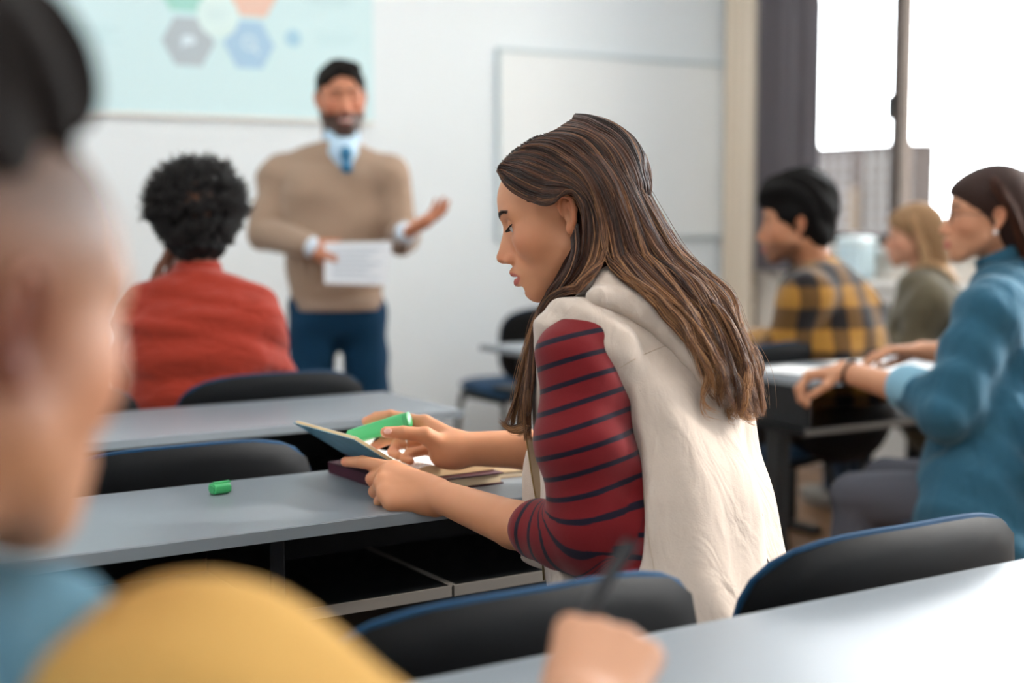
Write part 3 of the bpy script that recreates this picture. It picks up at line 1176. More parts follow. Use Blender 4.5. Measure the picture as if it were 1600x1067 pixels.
def reading_woman():
    T = person('woman in beige hooded vest and red striped top marking a book in profile', (1.28, 1.5, 0))
    f_ = ground_dir(50)
    l_ = ground_dir(140)
    hipC, waistC, chestC, shC = W(1058, 985, 1.97), W(1030, 800, 2.02), W(1003, 625, 2.06), W(985, 540, 2.08)
    neck = W(968, 478, 2.085)
    shL, elL, wrL = W(902, 552, 1.93), W(924, 842, 1.93), W(690, 776, 2.135)
    shR, elR, wrR = W(1088, 555, 2.20), W(925, 720, 2.34), W(716, 701, 2.29)
    O, A = W(892, 343, 2.10), head_frame(82, 16)

    # ---- head
    H = Body()
    L = head_shape(H, O, A, 1.0, neck=neck, neck_r=.047)
    hv, hq = H.mesh(.0018)
    # ---- forearms and hands
    G = Body()
    G.chain([W(915, 842, 1.94), W(805, 820, 2.03), wrL], [.040, .0345, .0245], .02)
    # left hand: fist with the thumb laid along the page
    mcp = [W(603, 741, 2.195), W(598, 755, 2.175), W(603, 771, 2.155), W(614, 785, 2.14)]
    pip = [W(581, 748, 2.225), W(586, 768, 2.21), W(594, 783, 2.185), W(607, 793, 2.165)]
    dip = [W(588, 762, 2.240), W(596, 777, 2.225), W(604, 789, 2.205), W(616, 797, 2.185)]
    tip = [W(604, 764, 2.235), W(612, 779, 2.215), W(617, 790, 2.195), W(627, 797, 2.18)]
    fr = [.0096, .0100, .0096, .0085]
    for i in range(4):
        G.cap(W(680, 766 + i * 7, 2.15), mcp[i], .0175, .0140, .016)
        G.cap(mcp[i], pip[i], fr[i] * 1.08, fr[i], .007)
        G.cap(pip[i], dip[i], fr[i], fr[i] * .92, .003)
        G.cap(dip[i], tip[i], fr[i] * .92, fr[i] * .84, .002)
    G.cap(W(668, 762, 2.165), W(616, 733, 2.205), .0190, .0130, .016)
    G.cap(W(616, 733, 2.205), W(566, 722, 2.235), .0118, .0100, .006)
    G.cap(W(566, 722, 2.235), W(540, 721.5, 2.255), .0100, .0078, .003)
    # right forearm and hand around the highlighter
    G.chain([W(930, 715, 2.34), W(820, 702, 2.31), wrR], [.036, .0325, .0262], .02)
    mcp = [W(664, 660, 2.335), W(664, 673, 2.345), W(668, 688, 2.335), W(678, 701, 2.32)]
    G.cap(W(708, 690, 2.30), mcp[0], .0195, .0125, .016)
    for i in (1, 2, 3):
        G.cap(W(706, 694 + 4 * i, 2.30), mcp[i], .0175, .0125, .016)
    ch = [[mcp[0], W(610, 649, 2.352), W(588, 651, 2.365), W(572, 658, 2.374)],
          [mcp[1], W(618, 683, 2.350), W(598, 690, 2.350), W(584, 698, 2.345)],
          [mcp[2], W(620, 694, 2.320), W(613, 706, 2.297), W(622, 712, 2.285)],
          [mcp[3], W(640, 708, 2.300), W(632, 716, 2.280), W(641, 720, 2.272)]]
    for i, c in enumerate(ch):
        r0 = [.0092, .0092, .0088, .0080][i]
        G.cap(c[0], c[1], r0 * 1.12, r0, .007)
        G.cap(c[1], c[2], r0, r0 * .9, .003)
        G.cap(c[2], c[3], r0 * .9, r0 * .78, .002)
    G.cap(W(703, 705, 2.285), W(664, 680, 2.265), .0200, .0138, .016)
    G.cap(W(664, 680, 2.265), W(630, 676, 2.255), .0120, .0108, .005)
    G.cap(W(630, 676, 2.255), W(603, 675, 2.252), .0106, .0086, .003)
    G.cap(W(690, 712, 2.285), W(716, 712, 2.29), .0180, .0200, .016)
    gv, gq = G.mesh(.0023)
    # ---- trunk and legs under the clothes
    K = Body()
    K.slab(hipC, waistC, l_, (.12, .08), (.115, .085), .05)
    K.slab(waistC, chestC, l_, (.115, .085), (.13, .095), .05)
    K.slab(chestC, shC, l_, (.135, .10), (.12, .07), .05)
    K.cap(shC, neck, .06, .045, .03)
    K.cap(shL, elL, .046, .036, .03)
    K.cap(shR, elR, .046, .036, .03)
    hipL, hipR = hipC + l_ * .085, hipC - l_ * .085
    fy = vec((.02, 1, 0))
    knL, knR = vec((1.10, 1.93, .49)), vec((1.32, 1.95, .49))
    anL, anR = vec((1.08, 1.98, .09)), vec((1.34, 2.0, .09))
    for h_, k_, a_ in ((hipL, knL, anL), (hipR, knR, anR)):
        h_ = vec((h_[0], h_[1], .545))
        K.chain([h_, k_, a_], [.075, .05, .032], .03)
    kv, kq = K.mesh(.014)
    V, Q = join([(hv, hq), (gv, gq), (kv, kq)])
    col = head_tint(V, O, A, '#c98b66', lip='#a84c47', brow='#2b1812', blush=.35)
    col[len(hv):] = np.array(hx('#c58862')[:3])
    # finger ends and knuckles a little pinker
    ends = [tip[0], ch[0][3], ch[1][3], ch[2][2], W(603, 675, 2.252), W(540, 721, 2.255), pip[0], pip[1]]
    for e_ in ends:
        w = np.exp(-((V - e_) ** 2).sum(1) / .012 ** 2)[:, None] * .55
        w[:len(hv)] = 0
        col = col * (1 - w) + np.array(hx('#cf7d66')[:3]) * w
    skin('body', V, Q, SKIN, T, col)

    # nails
    nm = mat('nail', '#dba795', .3, .5)
    for c_, d_, n_ in ((W(606, 673.5, 2.243), W(598, 674.5, 2.243) - W(606, 673.5, 2.243), -F_ + .35 * U_), (W(575, 653.5, 2.368), W(570, 656, 2.370) - W(575, 653.5, 2.368), -F_ + .9 * U_)):
        N = Body()
        Af = np.stack([nrm(d_), nrm(np.cross(n_, d_)), nrm(np.cross(d_, np.cross(n_, d_)))])
        N.ell(c_, (.0066, .0052, .0018), Af, 0)
        skin('nail', *N.mesh(.0008), nm, T)

    # ---- eyes, lashes, brows
    dark = mat('lash_dark', '#0d0908', .6, .2)
    white = mat('eye_white', '#c9c2bd', .15, .6)
    for y in (-1, 1):
        E_ = Body()
        E_.ell(L(.0748, y * .0315, .0125), (.0128, .0130, .0122), A, 0)
        E_.half(L(.08, y * .0315, .0135), A[2], .0005)
        skin('eye', *E_.mesh(.0012), white, T)
        lid = [L(.0800, y * .0195, .0120), L(.0862, y * .0255, .0112), L(.0882, y * .0320, .0118), L(.0852, y * .0390, .0140), L(.0775, y * .0455, .0175)]
        lid = resample(lid, 16)
        MB().tube(lid - np.array(T.location), [.0006 + .0007 * math.sin(math.pi * k / 15) for k in range(16)], 6).build('lash_line', dark, T, True)
        st = []
        for k in range(70):
            i = RNG.uniform(2, 14.5)
            a = lid[int(i)] * (1 - i % 1) + lid[min(int(i) + 1, 15)] * (i % 1)
            out = nrm(A[0] * .9 + A[1] * y * (.25 + .05 * (i - 6)) - A[2] * .45)
            ln = RNG.uniform(.006, .0095)
            st.append(resample([a, a + out * ln * .5 - A[2] * ln * .18, a + out * ln], 5))
        hair_curves('eyelashes', np.array(st), .00028, dark_hair, T, np.zeros((70, 5)))
        br = []
        for k in range(160):
            t = RNG.uniform(0, 1)
            yy = .010 + t * .038
            zz = .0305 + .0075 * math.sin(t * 2.2) - .002 * t + RNG.uniform(-.0030, .0030) * (1 - .5 * t)
            p0 = L(.102, y * yy, zz)
            br.append((p0, nrm(A[1] * y * (.5 + t) + A[2] * (.7 - 1.0 * t) - A[0] * .3)))
        P0 = np.array([b[0] for b in br])
        for _ in range(8):
            P0 = P0 - A[0] * np.clip(H.eval(P0), -.01, .01)[:, None]
        S = np.array([[P0[i] + A[0] * .0004 + br[i][1] * s_ + A[0] * s_ * .1 for s_ in (0, .003, .006)] for i in range(len(P0))])
        hair_curves('eyebrow', S, .00028, dark_hair, T, np.full((len(P0), 3), .05))

    # ---- red striped top
    S = Body()
    wob = folds((.35, .1, 1), 62, .0030, (1, 0, .3), 22, 1.3)
    S.slab(hipC, waistC, l_, (.155, .115), (.14, .105), .04)
    S.slab(waistC, chestC, l_, (.14, .100), (.135, .090), .04)
    S.slab(chestC, shC, l_, (.135, .090), (.125, .065), .04)
    S.cap(shC, W(972, 490, 2.085), .060, .052, .03)
    S.cap(shL, W(915, 700, 1.925), .0560, .0630, .03)
    S.cap(W(915, 700, 1.925), W(926, 838, 1.93), .0630, .0560, .02)
    S.cap(W(926, 838, 1.93), W(880, 840, 1.965), .0550, .0480, .02)
    S.slab(W(885, 840, 1.955), W(842, 829, 1.993), ZV, (.0485, .0455), (.0455, .042), .012)
    S.cap(shR, elR, .060, .052, .03)
    S.slab(elR, W(880, 712, 2.33), ZV, (.05, .048), (.045, .042), .01)
    ax = nrm(W(842, 829, 1.993) - W(885, 840, 1.955))
    S.disp = wob
    sv, sq = S.mesh(.004)
    # distance along the near sleeve draws the stripes

    def along(P, pts):
        best = np.full(len(P), 1e9); out = np.zeros(len(P)); acc = 0
        for a_, b_ in zip(pts[:-1], pts[1:]):
            ab = b_ - a_; Ln = np.linalg.norm(ab)
            t = np.clip((P - a_) @ ab / Ln ** 2, 0, 1)
            d = np.linalg.norm(P - a_ - t[:, None] * ab, axis=1)
            m = d < best
            out[m] = acc + t[m] * Ln; best[m] = d[m]; acc += Ln
        return out, best
    me_al, dL = along(sv, list(resample([W(894, 430, 1.94), W(898, 552, 1.93), W(915, 700, 1.925), W(922, 800, 1.93), W(905, 838, 1.945), W(860, 835, 1.98), W(805, 820, 2.03)], 60)))
    me_ar, dR = along(sv, [shR, elR, wrR])
    al = np.where(dL < dR, me_al, me_ar)
    al = np.where(np.minimum(dL, dR) > .085, sv[:, 2], al)
    # even out the distance where the sleeve bends
    ea = np.concatenate([sq[:, [0, 1]], sq[:, [1, 2]], sq[:, [2, 3]], sq[:, [3, 0]]])
    deg = np.bincount(ea.ravel(), minlength=len(sv))
    bend = (al > .345) & (al < .50)
    for _ in range(40):
        acc = np.bincount(ea[:, 0], al[ea[:, 1]], len(sv)) + np.bincount(ea[:, 1], al[ea[:, 0]], len(sv))
        al = np.where(bend, acc / np.maximum(deg, 1), al)
    o = skin('striped_top', sv, sq, None, T)
    at = o.data.attributes.new('along', 'FLOAT', 'POINT')
    # stripes dip a little towards the front of the arm
    tilt = ((sv - shL) @ R_) * .19
    at.data.foreach_set('value', (al + tilt * np.clip((.44 - al) / .08, 0, 1)).astype(np.float32))
    m = mat('striped_jersey', '#8d1f26', .85, .2, bump=.25, bscale=700, sheen=.15)
    nt = m.node_tree
    a = nt.nodes.new('ShaderNodeAttribute'); a.attribute_name = 'along'
    m1 = nt.nodes.new('ShaderNodeMath'); m1.operation = 'ADD'; m1.inputs[1].default_value = .006
    m2 = nt.nodes.new('ShaderNodeMath'); m2.operation = 'DIVIDE'; m2.inputs[1].default_value = .0295
    m3 = nt.nodes.new('ShaderNodeMath'); m3.operation = 'FRACT'
    r = nt.nodes.new('ShaderNodeValToRGB')
    r.color_ramp.interpolation = 'LINEAR'
    els = r.color_ramp.elements
    els[0].position = 0; els[0].color = hx('#171324')
    els[1].position = .20; els[1].color = hx('#171324')
    for p_, c_ in ((.235, '#701419'), (.965, '#701419'), (1.0, '#171324')):
        e_ = els.new(p_); e_.color = hx(c_)
    nt.links.new(a.outputs['Fac'], m1.inputs[0]); nt.links.new(m1.outputs[0], m2.inputs[0]); nt.links.new(m2.outputs[0], m3.inputs[0])
    nt.links.new(m3.outputs[0], r.inputs['Fac'])
    nt.links.new(r.outputs['Color'], nt.nodes['Principled BSDF'].inputs['Base Color'])
    o.data.materials.append(m)

    # ---- vest with hood
    Vs = Body()
    Vs.slab(W(1068, 1010, 1.965), W(1030, 800, 2.03), l_, (.192, .150), (.180, .135), .05, 2.0)
    Vs.slab(W(1030, 800, 2.03), W(1003, 640, 2.06), l_, (.180, .135), (.166, .125), .05, 2.0)
    Vs.slab(W(1003, 640, 2.06), W(985, 555, 2.08), l_, (.166, .125), (.150, .092), .05, 2.0)
    Vs.cap(W(1000, 520, 2.06), shR + .02 * l_, .075, .070, .05)
    Vs.cap(W(1000, 525, 2.05), W(900, 528, 1.96), .074, .052, .05)
    Vs.cap(W(985, 520, 2.07), W(965, 480, 2.08), .08, .066, .04)
    Vs.slab(W(905, 600, 2.10), W(868, 880, 2.07), f_, (.055, .012), (.060, .012), .03)
    # sleeve hole
    Vs.cap(W(886, 548, 1.905), W(908, 620, 1.90), .046, .067, .008, 's')
    Vs.cap(W(908, 620, 1.90), W(917, 705, 1.895), .067, .068, .008, 's')
    Vs.cap(W(917, 705, 1.895), W(928, 860, 1.90), .068, .064, .008, 's')
    # neck opening towards the front
    Vs.cap(W(930, 520, 2.13), W(900, 420, 2.13), .06, .075, .02, 's')
    base_v = list(Vs.ops)
    # the hood lying folded on the back: follow the back's surface
    def on(x, y, out=0.):
        ds = np.linspace(1.6, 2.4, 400)
        d = Vs.eval(np.array([W(x, y, q) for q in ds]))
        i = np.nonzero(d < 0)[0]
        if not len(i): return W(x, y, 2.05 - out)
        j = max(i[0], 1)
        t = d[j - 1] / (d[j - 1] - d[j] + 1e-9)
        return W(x, y, ds[j - 1] + (ds[j] - ds[j - 1]) * min(max(t, 0), 1) - out)
    # shoulder piece reaching over the sleeve
    Vs.chain([W(880, 512, 1.955), W(912, 512, 1.935), W(952, 545, 1.928), W(985, 600, 1.945)], [.026, .036, .038, .036], .03)
    nrm_img = nrm(.55 * R_ + .83 * U_)
    edge = [(930, 470), (962, 478), (1000, 497), (1036, 524), (1070, 558), (1100, 596), (1122, 622)]
    Hd = Body()
    lowr = [on(x, y, .001) for x, y in edge]
    uppr = [on(x + 26 + 4 * i - 9 * max(0, i - 4), y - 34 - 5 * i + 8 * max(0, i - 4), .004) for i, (x, y) in enumerate(edge)]
    for i in range(len(edge)):
        wdt = .030 if 0 < i < len(edge) - 1 else .018
        along_ = lowr[min(i + 1, len(edge) - 1)] - lowr[max(i - 1, 0)]
        Hd.slab(lowr[i] + .016 * nrm(uppr[i] - lowr[i]), uppr[i], along_, (wdt, .015), (wdt, .020), .018)
    for i in range(len(edge) - 1):
        Hd.cap(lowr[i] + .010 * nrm_img, lowr[i + 1] + .010 * nrm_img, .0135, .0135, .010)
    Hd.chain([W(940, 462, 2.03), W(1005, 446, 2.01), W(1065, 485, 2.0), W(1112, 550, 2.03)], [.018, .022, .022, .015], .015)
    Hd.disp = folds(nrm_img, 120, .0022, R_, 13, 2.2, (.3, .2, 1), 40, .2)
    Vs.half(W(1050, 1045, 1.97), -ZV, .004)
    fv = folds(l_, 58, .0045, (0, 0, 1), 9, .4, (.3, .2, 1), 31, .25)
    fh = folds(nrm_img, 150, .0022, R_, 11, 2.2, (.3, .2, 1), 40, .2)
    y_lim = W(1000, 560, 1.95)[2]

    def vd(P):
        w = np.clip((P[:, 2] - y_lim) / .05, 0, 1)
        # deeper hanging folds low on the back
        z = P[:, 2]
        s_ = P @ l_.astype(np.float32)
        low = .008 * np.sin(s_ * 26 + 2.2 * np.sin(z * 9.5) + 1.0) * np.clip((y_lim - z) / .15, 0, 1)
        return fv(P) * (1 - w) + fh(P) * w + low
    Vs.disp = vd
    vv, vq = Vs.mesh(.004)
    vm = mat('vest_canvas', '#c0b1a4', .92, .15, bump=.35, bscale=520, sheen=.25, var=.06, vscale=30)
    crumple(vm, 20, .55, .014)
    vest = skin('vest', vv, vq, vm, T)
    skin('hood', *Hd.mesh(.0038), vm, T)
    # stitched seams: across the shoulder and down the back
    st = mat('vest_seam', '#b3a291', .9, .1)
    for line in ([(968, 575), (990, 562), (1015, 550), (1040, 540)], [(1003, 690), (1006, 760), (1012, 830), (1024, 900)]):
        pts = [on(x, y, .0004) - np.array(T.location) for x, y in line]
        MB().tube(resample(pts, 24), .0007, 6).build('seam', st, T, True)
    # zip down the open front edge
    zt = mat('zip_tape', '#a8957c', .8, .2)
    zm = mat('zip_teeth', '#8a7445', .35, .5, metal=.7)
    zl = resample([W(824, 684, 2.085), W(833, 745, 2.08), W(842, 800, 2.075), W(848, 860, 2.07), W(851, 905, 2.065)], 40)
    tp = MB()
    sd = nrm(R_ * .8 + FH * .3)
    v, f = [], []
    for p in zl:
        for q in (-.001, .013):
            for w_ in (-.0012, .0012):
                v.append(p + sd * q + f_ * 0 + nrm(np.cross(sd, ZV)) * w_)
    for i in range(len(zl) - 1):
        b = i * 4
        f += [(b, b + 4, b + 5, b + 1), (b + 2, b + 3, b + 7, b + 6), (b, b + 2, b + 6, b + 4), (b + 1, b + 5, b + 7, b + 3)]
    tp.add(np.array(v) - np.array(T.location), f).build('zip_tape', zt, T)
    tm = MB()
    fine = resample(list(zl), 110)
    off = np.array(T.location)
    for p in fine:
        q = p - sd * .0012 - off
        tm.box(q - .0011, q + .0011)
    tm.build('zip_teeth', zm, T)
    # seam of the yoke across the back
    # ---- jeans and shoes
    J = Body()
    J.slab(vec((hipC[0], hipC[1], .50)), hipC, l_, (.175, .135), (.165, .125), .04)
    for h_, k_, a_ in ((hipL, knL, anL), (hipR, knR, anR)):
        h_ = vec((h_[0], h_[1], .555))
        J.chain([h_, k_, a_], [.088, .062, .045], .03)
    skin('jeans', *J.mesh(.012), mat('jeans_dark', '#1b2430', .85, .2, bump=.2), T)
    for a_ in (anL, anR):
        Sx = Body()
        Sx.ell(vec((a_[0], a_[1] + .06, .045)), (.042, .125, .042), None, 0)
        Sx.half(vec((a_[0], a_[1], .003)), -ZV)
        skin('shoe', *Sx.mesh(.009), mat('shoe_white', '#d8d6d2', .6), T)

    # ring on the right hand, stud is hidden by the hair
    rc, rd = W(634, 693, 2.318), nrm(W(618, 694, 2.32) - W(668, 688, 2.335))
    a1 = nrm(np.cross(rd, ZV)); b1 = np.cross(rd, a1)
    MB().tube([rc + .0104 * (math.cos(t) * a1 + math.sin(t) * b1) - np.array(T.location) for t in np.linspace(0, 2 * math.pi, 25)], .0013, 6, False).build('ring', mat('silver', '#e2ddd0', .2, .5, metal=1), T, True)

    # ---- hair
    cap = Body()
    e = lambda c, r, k=.01, mode='u': cap.ell(L(*c), r, A, k, mode)
    e((-.014, 0, .046), (.101, .079, .087))
    e((.026, 0, .054), (.073, .063, .045), .03)
    e((-.040, 0, -.01), (.060, .070, .072), .03)
    # face and ear stay free
    e((.110, 0, .002), (.082, .12, .088), .012, 's')
    e((.045, 0, -.035), (.058, .2, .072), .012, 's')
    for y in (-1, 1): e((-.004, y * .088, .002), (.024, .022, .036), .006, 's')
    cap.chain([L(-.048, 0, -.03), W(968, 440, 2.07), W(1050, 508, 2.04), W(1112, 562, 2.02)], [.058, .046, .030, .012], .03)
    cap.chain([L(-.020, .045, -.055), W(880, 470, 2.045), W(850, 540, 2.05), W(843, 620, 2.05)], [.030, .027, .018, .008], .03)
    cap.chain([L(-.020, -.055, -.055), W(890, 480, 2.20), W(865, 540, 2.19), W(858, 600, 2.18)], [.030, .027, .018, .008], .03)
    cap.chain([W(925, 285, 2.10), W(962, 350, 2.09), W(1040, 428, 2.07), W(1100, 492, 2.05), W(1140, 570, 2.03)], [.045, .030, .022, .014, .006], .03)
    stri = folds(nrm(.5 * R_ - .3 * U_), 240, .0008, U_, 20, .2, R_, 90, .2)
    cap.disp = stri
    cv, cq = cap.mesh(.003)
    hm = hair_mat('hair_brown', '#22120c', '#553220', '#b38255', .36, .4)
    o = skin('hair_mass', cv, cq, mat('hair_under', '#24120c', .8, .1), T)

    def sheet(guides, n, layer, wave, spread, m=30, clump=.5, t0=0.0, light=0., push_head=.010, rad=.00055, end=.12, far=False):
        Gd = []
        for g in guides:                       # lay every guide onto the head, hood and back
            q = resample(g, m)
            ds = np.linspace(1.75, 2.3, 110)
            pts = np.array([[W(q[k_, 0], q[k_, 1], d_) for d_ in ds] for k_ in range(m)]).reshape(-1, 3)
            dd = np.min([H.eval(pts, True) - push_head, Vs.eval(pts, True) - .005, Hd.eval(pts, True) - .005, S.eval(pts, True) - .004], axis=0).reshape(m, -1)
            hit = np.where((dd < 0).any(1) & (not far), ds[np.argmax(dd < 0, axis=1)], 9)
            z_ = np.where(q[:, 2] > hit + .05, q[:, 2], np.minimum(q[:, 2], hit))
            for _ in range(14):
                z_ = np.minimum(z_, np.convolve(np.pad(z_, 1, mode='edge'), [.25, .5, .25], 'valid'))
            Gd.append([W(a_, b_, c_) for a_, b_, c_ in zip(q[:, 0], q[:, 1], z_)])
        Gd = np.array(Gd)
        ng = len(Gd)
        u = RNG.uniform(0, ng - 1, n)
        # locks: strands pull together towards their tips
        cl = np.round(u * 4.5) / 4.5 + RNG.normal(0, .01, n)
        cl = np.clip(cl, 0, ng - 1.001)
        t = np.linspace(0, 1, m)
        uu = u[:, None] + (cl - u)[:, None] * (clump * t[None] ** 1.3)
        uu = np.clip(uu, 0, ng - 1.001)
        i0 = np.floor(uu).astype(int)
        fr_ = (uu - i0)[..., None]
        # each strand reaches its own length
        ln = 1 - RNG.uniform(0, 1, n) ** 2.5 * end
        tt = (t[None] * ln[:, None] * (m - 1))
        j0 = np.clip(np.floor(tt).astype(int), 0, m - 2)
        jf = (tt - j0)[..., None]
        ev = lambda gi: Gd[gi, j0] * (1 - jf) + Gd[gi, j0 + 1] * jf
        P = ev(i0) * (1 - fr_) + ev(np.minimum(i0 + 1, ng - 1)) * fr_
        tw = t[None, :, None]
        ph = (cl * 7.3)[:, None] + RNG.normal(0, .16, n)[:, None]
        wa = wave * (tw[..., 0] ** 1.6)
        P = P + (wa * np.sin(t[None] * 11 + ph))[..., None] * (R_ * .8 + U_ * .35) + (wa * np.cos(t[None] * 9 + ph * 1.7))[..., None] * F_
        lay = RNG.uniform(0, 1, n) ** 1.5
        jit = RNG.normal(0, 1, (n, 1, 3)) * spread * (.35 + .9 * tw)
        P = P + jit
        flat = P.reshape(-1, 3)
        dep = (lay[:, None] * layer * np.ones((1, m))).ravel()
        for _ in range(1 if n > 2000 else 2):
            for B_, mn in ((H, push_head), (Vs, .004), (Hd, .004), (S, .004)):
                d = B_.eval(flat, True)
                need = (mn + dep) - d
                idx = np.nonzero(need > 0)[0]
                if len(idx):
                    flat[idx] += B_.grad(flat[idx], .004) * np.minimum(need[idx], .05)[:, None]
        P = flat.reshape(n, m, 3)
        tone = np.clip(.12 + light + .48 * t[None] ** 1.2 + RNG.normal(0, .19, n)[:, None] + .2 * np.sin(cl * 11)[:, None], 0, 1)
        return P, tone, np.full(n, rad) * RNG.uniform(.7, 1.3, n)

    near_front = [
        [(777, 267, 2.10), (792, 291, 2.05), (826, 313, 2.02), (860, 320, 2.0), (886, 296, 1.99), (906, 312, 1.985), (914, 352, 1.985), (908, 405, 1.99), (880, 445, 2.0), (843, 485, 2.02), (822, 550, 2.04), (808, 620, 2.045), (792, 664, 2.05)],
        [(779, 260, 2.09), (803, 268, 2.05), (845, 288, 2.01), (886, 292, 1.99), (914, 312, 1.985), (924, 362, 1.985), (912, 420, 1.99), (880, 460, 2.0), (844, 505, 2.02), (827, 570, 2.04), (817, 630, 2.045), (820, 682, 2.05)],
        [(792, 246, 2.09), (830, 252, 2.04), (880, 270, 2.0), (915, 300, 1.985), (934, 352, 1.985), (928, 412, 1.985), (897, 455, 1.99), (856, 498, 2.01), (837, 560, 2.03), (829, 625, 2.045), (828, 688, 2.05)],
        [(815, 231, 2.09), (862, 238, 2.03), (910, 268, 1.995), (938, 320, 1.985), (946, 385, 1.985), (928, 432, 1.985), (900, 462, 1.985), (872, 500, 2.01), (858, 555, 2.03), (850, 610, 2.04)],
    ]
    near_back = [
        [(812, 232, 2.09), (858, 239, 2.02), (905, 268, 1.99), (934, 322, 1.985), (945, 388, 1.985), (962, 432, 1.98), (1000, 455, 1.965), (1045, 490, 1.95), (1085, 540, 1.945), (1105, 590, 1.94)],
        [(855, 214, 2.09), (908, 226, 2.02), (952, 272, 1.99), (980, 340, 1.985), (1000, 405, 1.985), (1035, 450, 1.97), (1075, 495, 1.955), (1108, 545, 1.95), (1130, 600, 1.95), (1140, 640, 1.95)],
        [(875, 209, 2.10), (928, 222, 2.04), (970, 270, 2.01), (1000, 335, 2.0), (1035, 400, 1.99), (1075, 445, 1.985), (1110, 490, 1.975), (1140, 545, 1.97), (1160, 600, 1.965), (1170, 645, 1.965)],
        [(895, 207, 2.11), (945, 222, 2.07), (985, 268, 2.05), (1015, 325, 2.04), (1050, 388, 2.03), (1092, 430, 2.02), (1125, 470, 2.01), (1150, 525, 2.0), (1172, 590, 1.99), (1184, 652, 1.99)],
        [(905, 207, 2.13), (955, 226, 2.11), (992, 272, 2.10), (1022, 328, 2.09), (1058, 388, 2.08), (1102, 430, 2.06), (1138, 462, 2.05), (1150, 510, 2.04), (1176, 575, 2.03), (1187, 650, 2.02)],
        [(898, 208, 2.15), (956, 230, 2.145), (998, 277, 2.14), (1029, 333, 2.13), (1064, 390, 2.11), (1106, 430, 2.09), (1140, 463, 2.07), (1152, 510, 2.05), (1176, 575, 2.04), (1186, 640, 2.03)],
    ]
    behind_ear = [
        [(892, 372, 1.985), (893, 395, 1.985), (880, 425, 1.99), (858, 455, 2.0), (842, 485, 2.02), (826, 545, 2.04), (811, 615, 2.045), (795, 662, 2.05)],
        [(902, 350, 1.98), (904, 390, 1.98), (893, 428, 1.985), (868, 465, 2.0), (848, 500, 2.02), (830, 565, 2.04), (820, 630, 2.045), (822, 680, 2.05)],
    ]
    far_side = [
        [(779, 262, 2.11), (800, 285, 2.15), (830, 310, 2.19), (880, 330, 2.205), (905, 380, 2.205), (890, 440, 2.19), (872, 500, 2.17), (862, 570, 2.16), (856, 640, 2.16)],
        [(840, 221, 2.12), (880, 240, 2.17), (930, 290, 2.2), (950, 360, 2.2), (940, 430, 2.2), (915, 490, 2.19), (890, 560, 2.17), (880, 620, 2.17)],
        [(900, 209, 2.13), (945, 235, 2.17), (985, 300, 2.18), (1010, 370, 2.17), (1050, 430, 2.15), (1100, 490, 2.13), (1130, 560, 2.12), (1150, 630, 2.11)],
    ]
    out = [sheet(near_front, 2600, .010, .0060, .0011, clump=.85, end=.25),
           sheet(near_back, 3900, .014, .0100, .0014, clump=.92, light=.06, end=.30),
           sheet(far_side, 900, .006, .004, .0012, clump=.6, far=True)]
    out.append(sheet(behind_ear, 650, .006, .005, .0012, clump=.6, end=.3))
    # loose locks over the hood and stray fibres
    loose = [[(955, 380, 1.985), (985, 440, 1.965), (1030, 490, 1.945), (1072, 535, 1.935), (1100, 575, 1.93), (1108, 600, 1.93), (1095, 630, 1.93), (1100, 650, 1.93), (1125, 657, 1.93)],
             [(965, 385, 1.985), (1000, 445, 1.96), (1050, 500, 1.945), (1090, 540, 1.935), (1118, 580, 1.93), (1112, 600, 1.93)]]
    out.append(sheet(loose, 110, .006, .003, .0016, clump=.9, light=.25))
    curl = [[(1120, 480, 1.97), (1148, 530, 1.965), (1168, 590, 1.96), (1165, 630, 1.96), (1172, 650, 1.96), (1190, 655, 1.96)],
            [(1100, 455, 1.98), (1140, 500, 1.97), (1160, 560, 1.965), (1152, 620, 1.96), (1135, 645, 1.96), (1150, 650, 1.96)]]
    out.append(sheet(curl, 260, .008, .008, .003, clump=.85, light=.3))
    tipc = [[(840, 600, 2.04), (832, 640, 2.04), (815, 662, 2.04), (796, 668, 2.04), (782, 655, 2.04)],
            [(846, 590, 2.04), (842, 640, 2.04), (830, 668, 2.04), (806, 676, 2.04), (790, 668, 2.04)]]
    out.append(sheet(tipc, 160, .006, .002, .0015, clump=.9, light=.2))
    out.append(sheet(near_back, 130, .010, .010, .005, clump=.2, light=.2, rad=.00028))
    out.append(sheet(near_front, 60, .010, .010, .004, clump=.2, light=.2, rad=.00028))
    m_ = 30
    P = np.concatenate([x[0] for x in out]); tn = np.concatenate([x[1] for x in out]); rr = np.concatenate([x[2] for x in out])
    hair_curves('hair', P, rr, hm, T, tn)
    return T


dark_hair = hair_mat('hair_dark', '#0d0806', '#1a0f0b', '#2a1a12')
WOMAN = reading_woman()


# ================================================================== the others
def trunk(B, pts, side, ws, k=.05, n=2.2):
    for i in range(len(pts) - 1):
        B.slab(pts[i], pts[i + 1], side, ws[i], ws[i + 1], k, n)


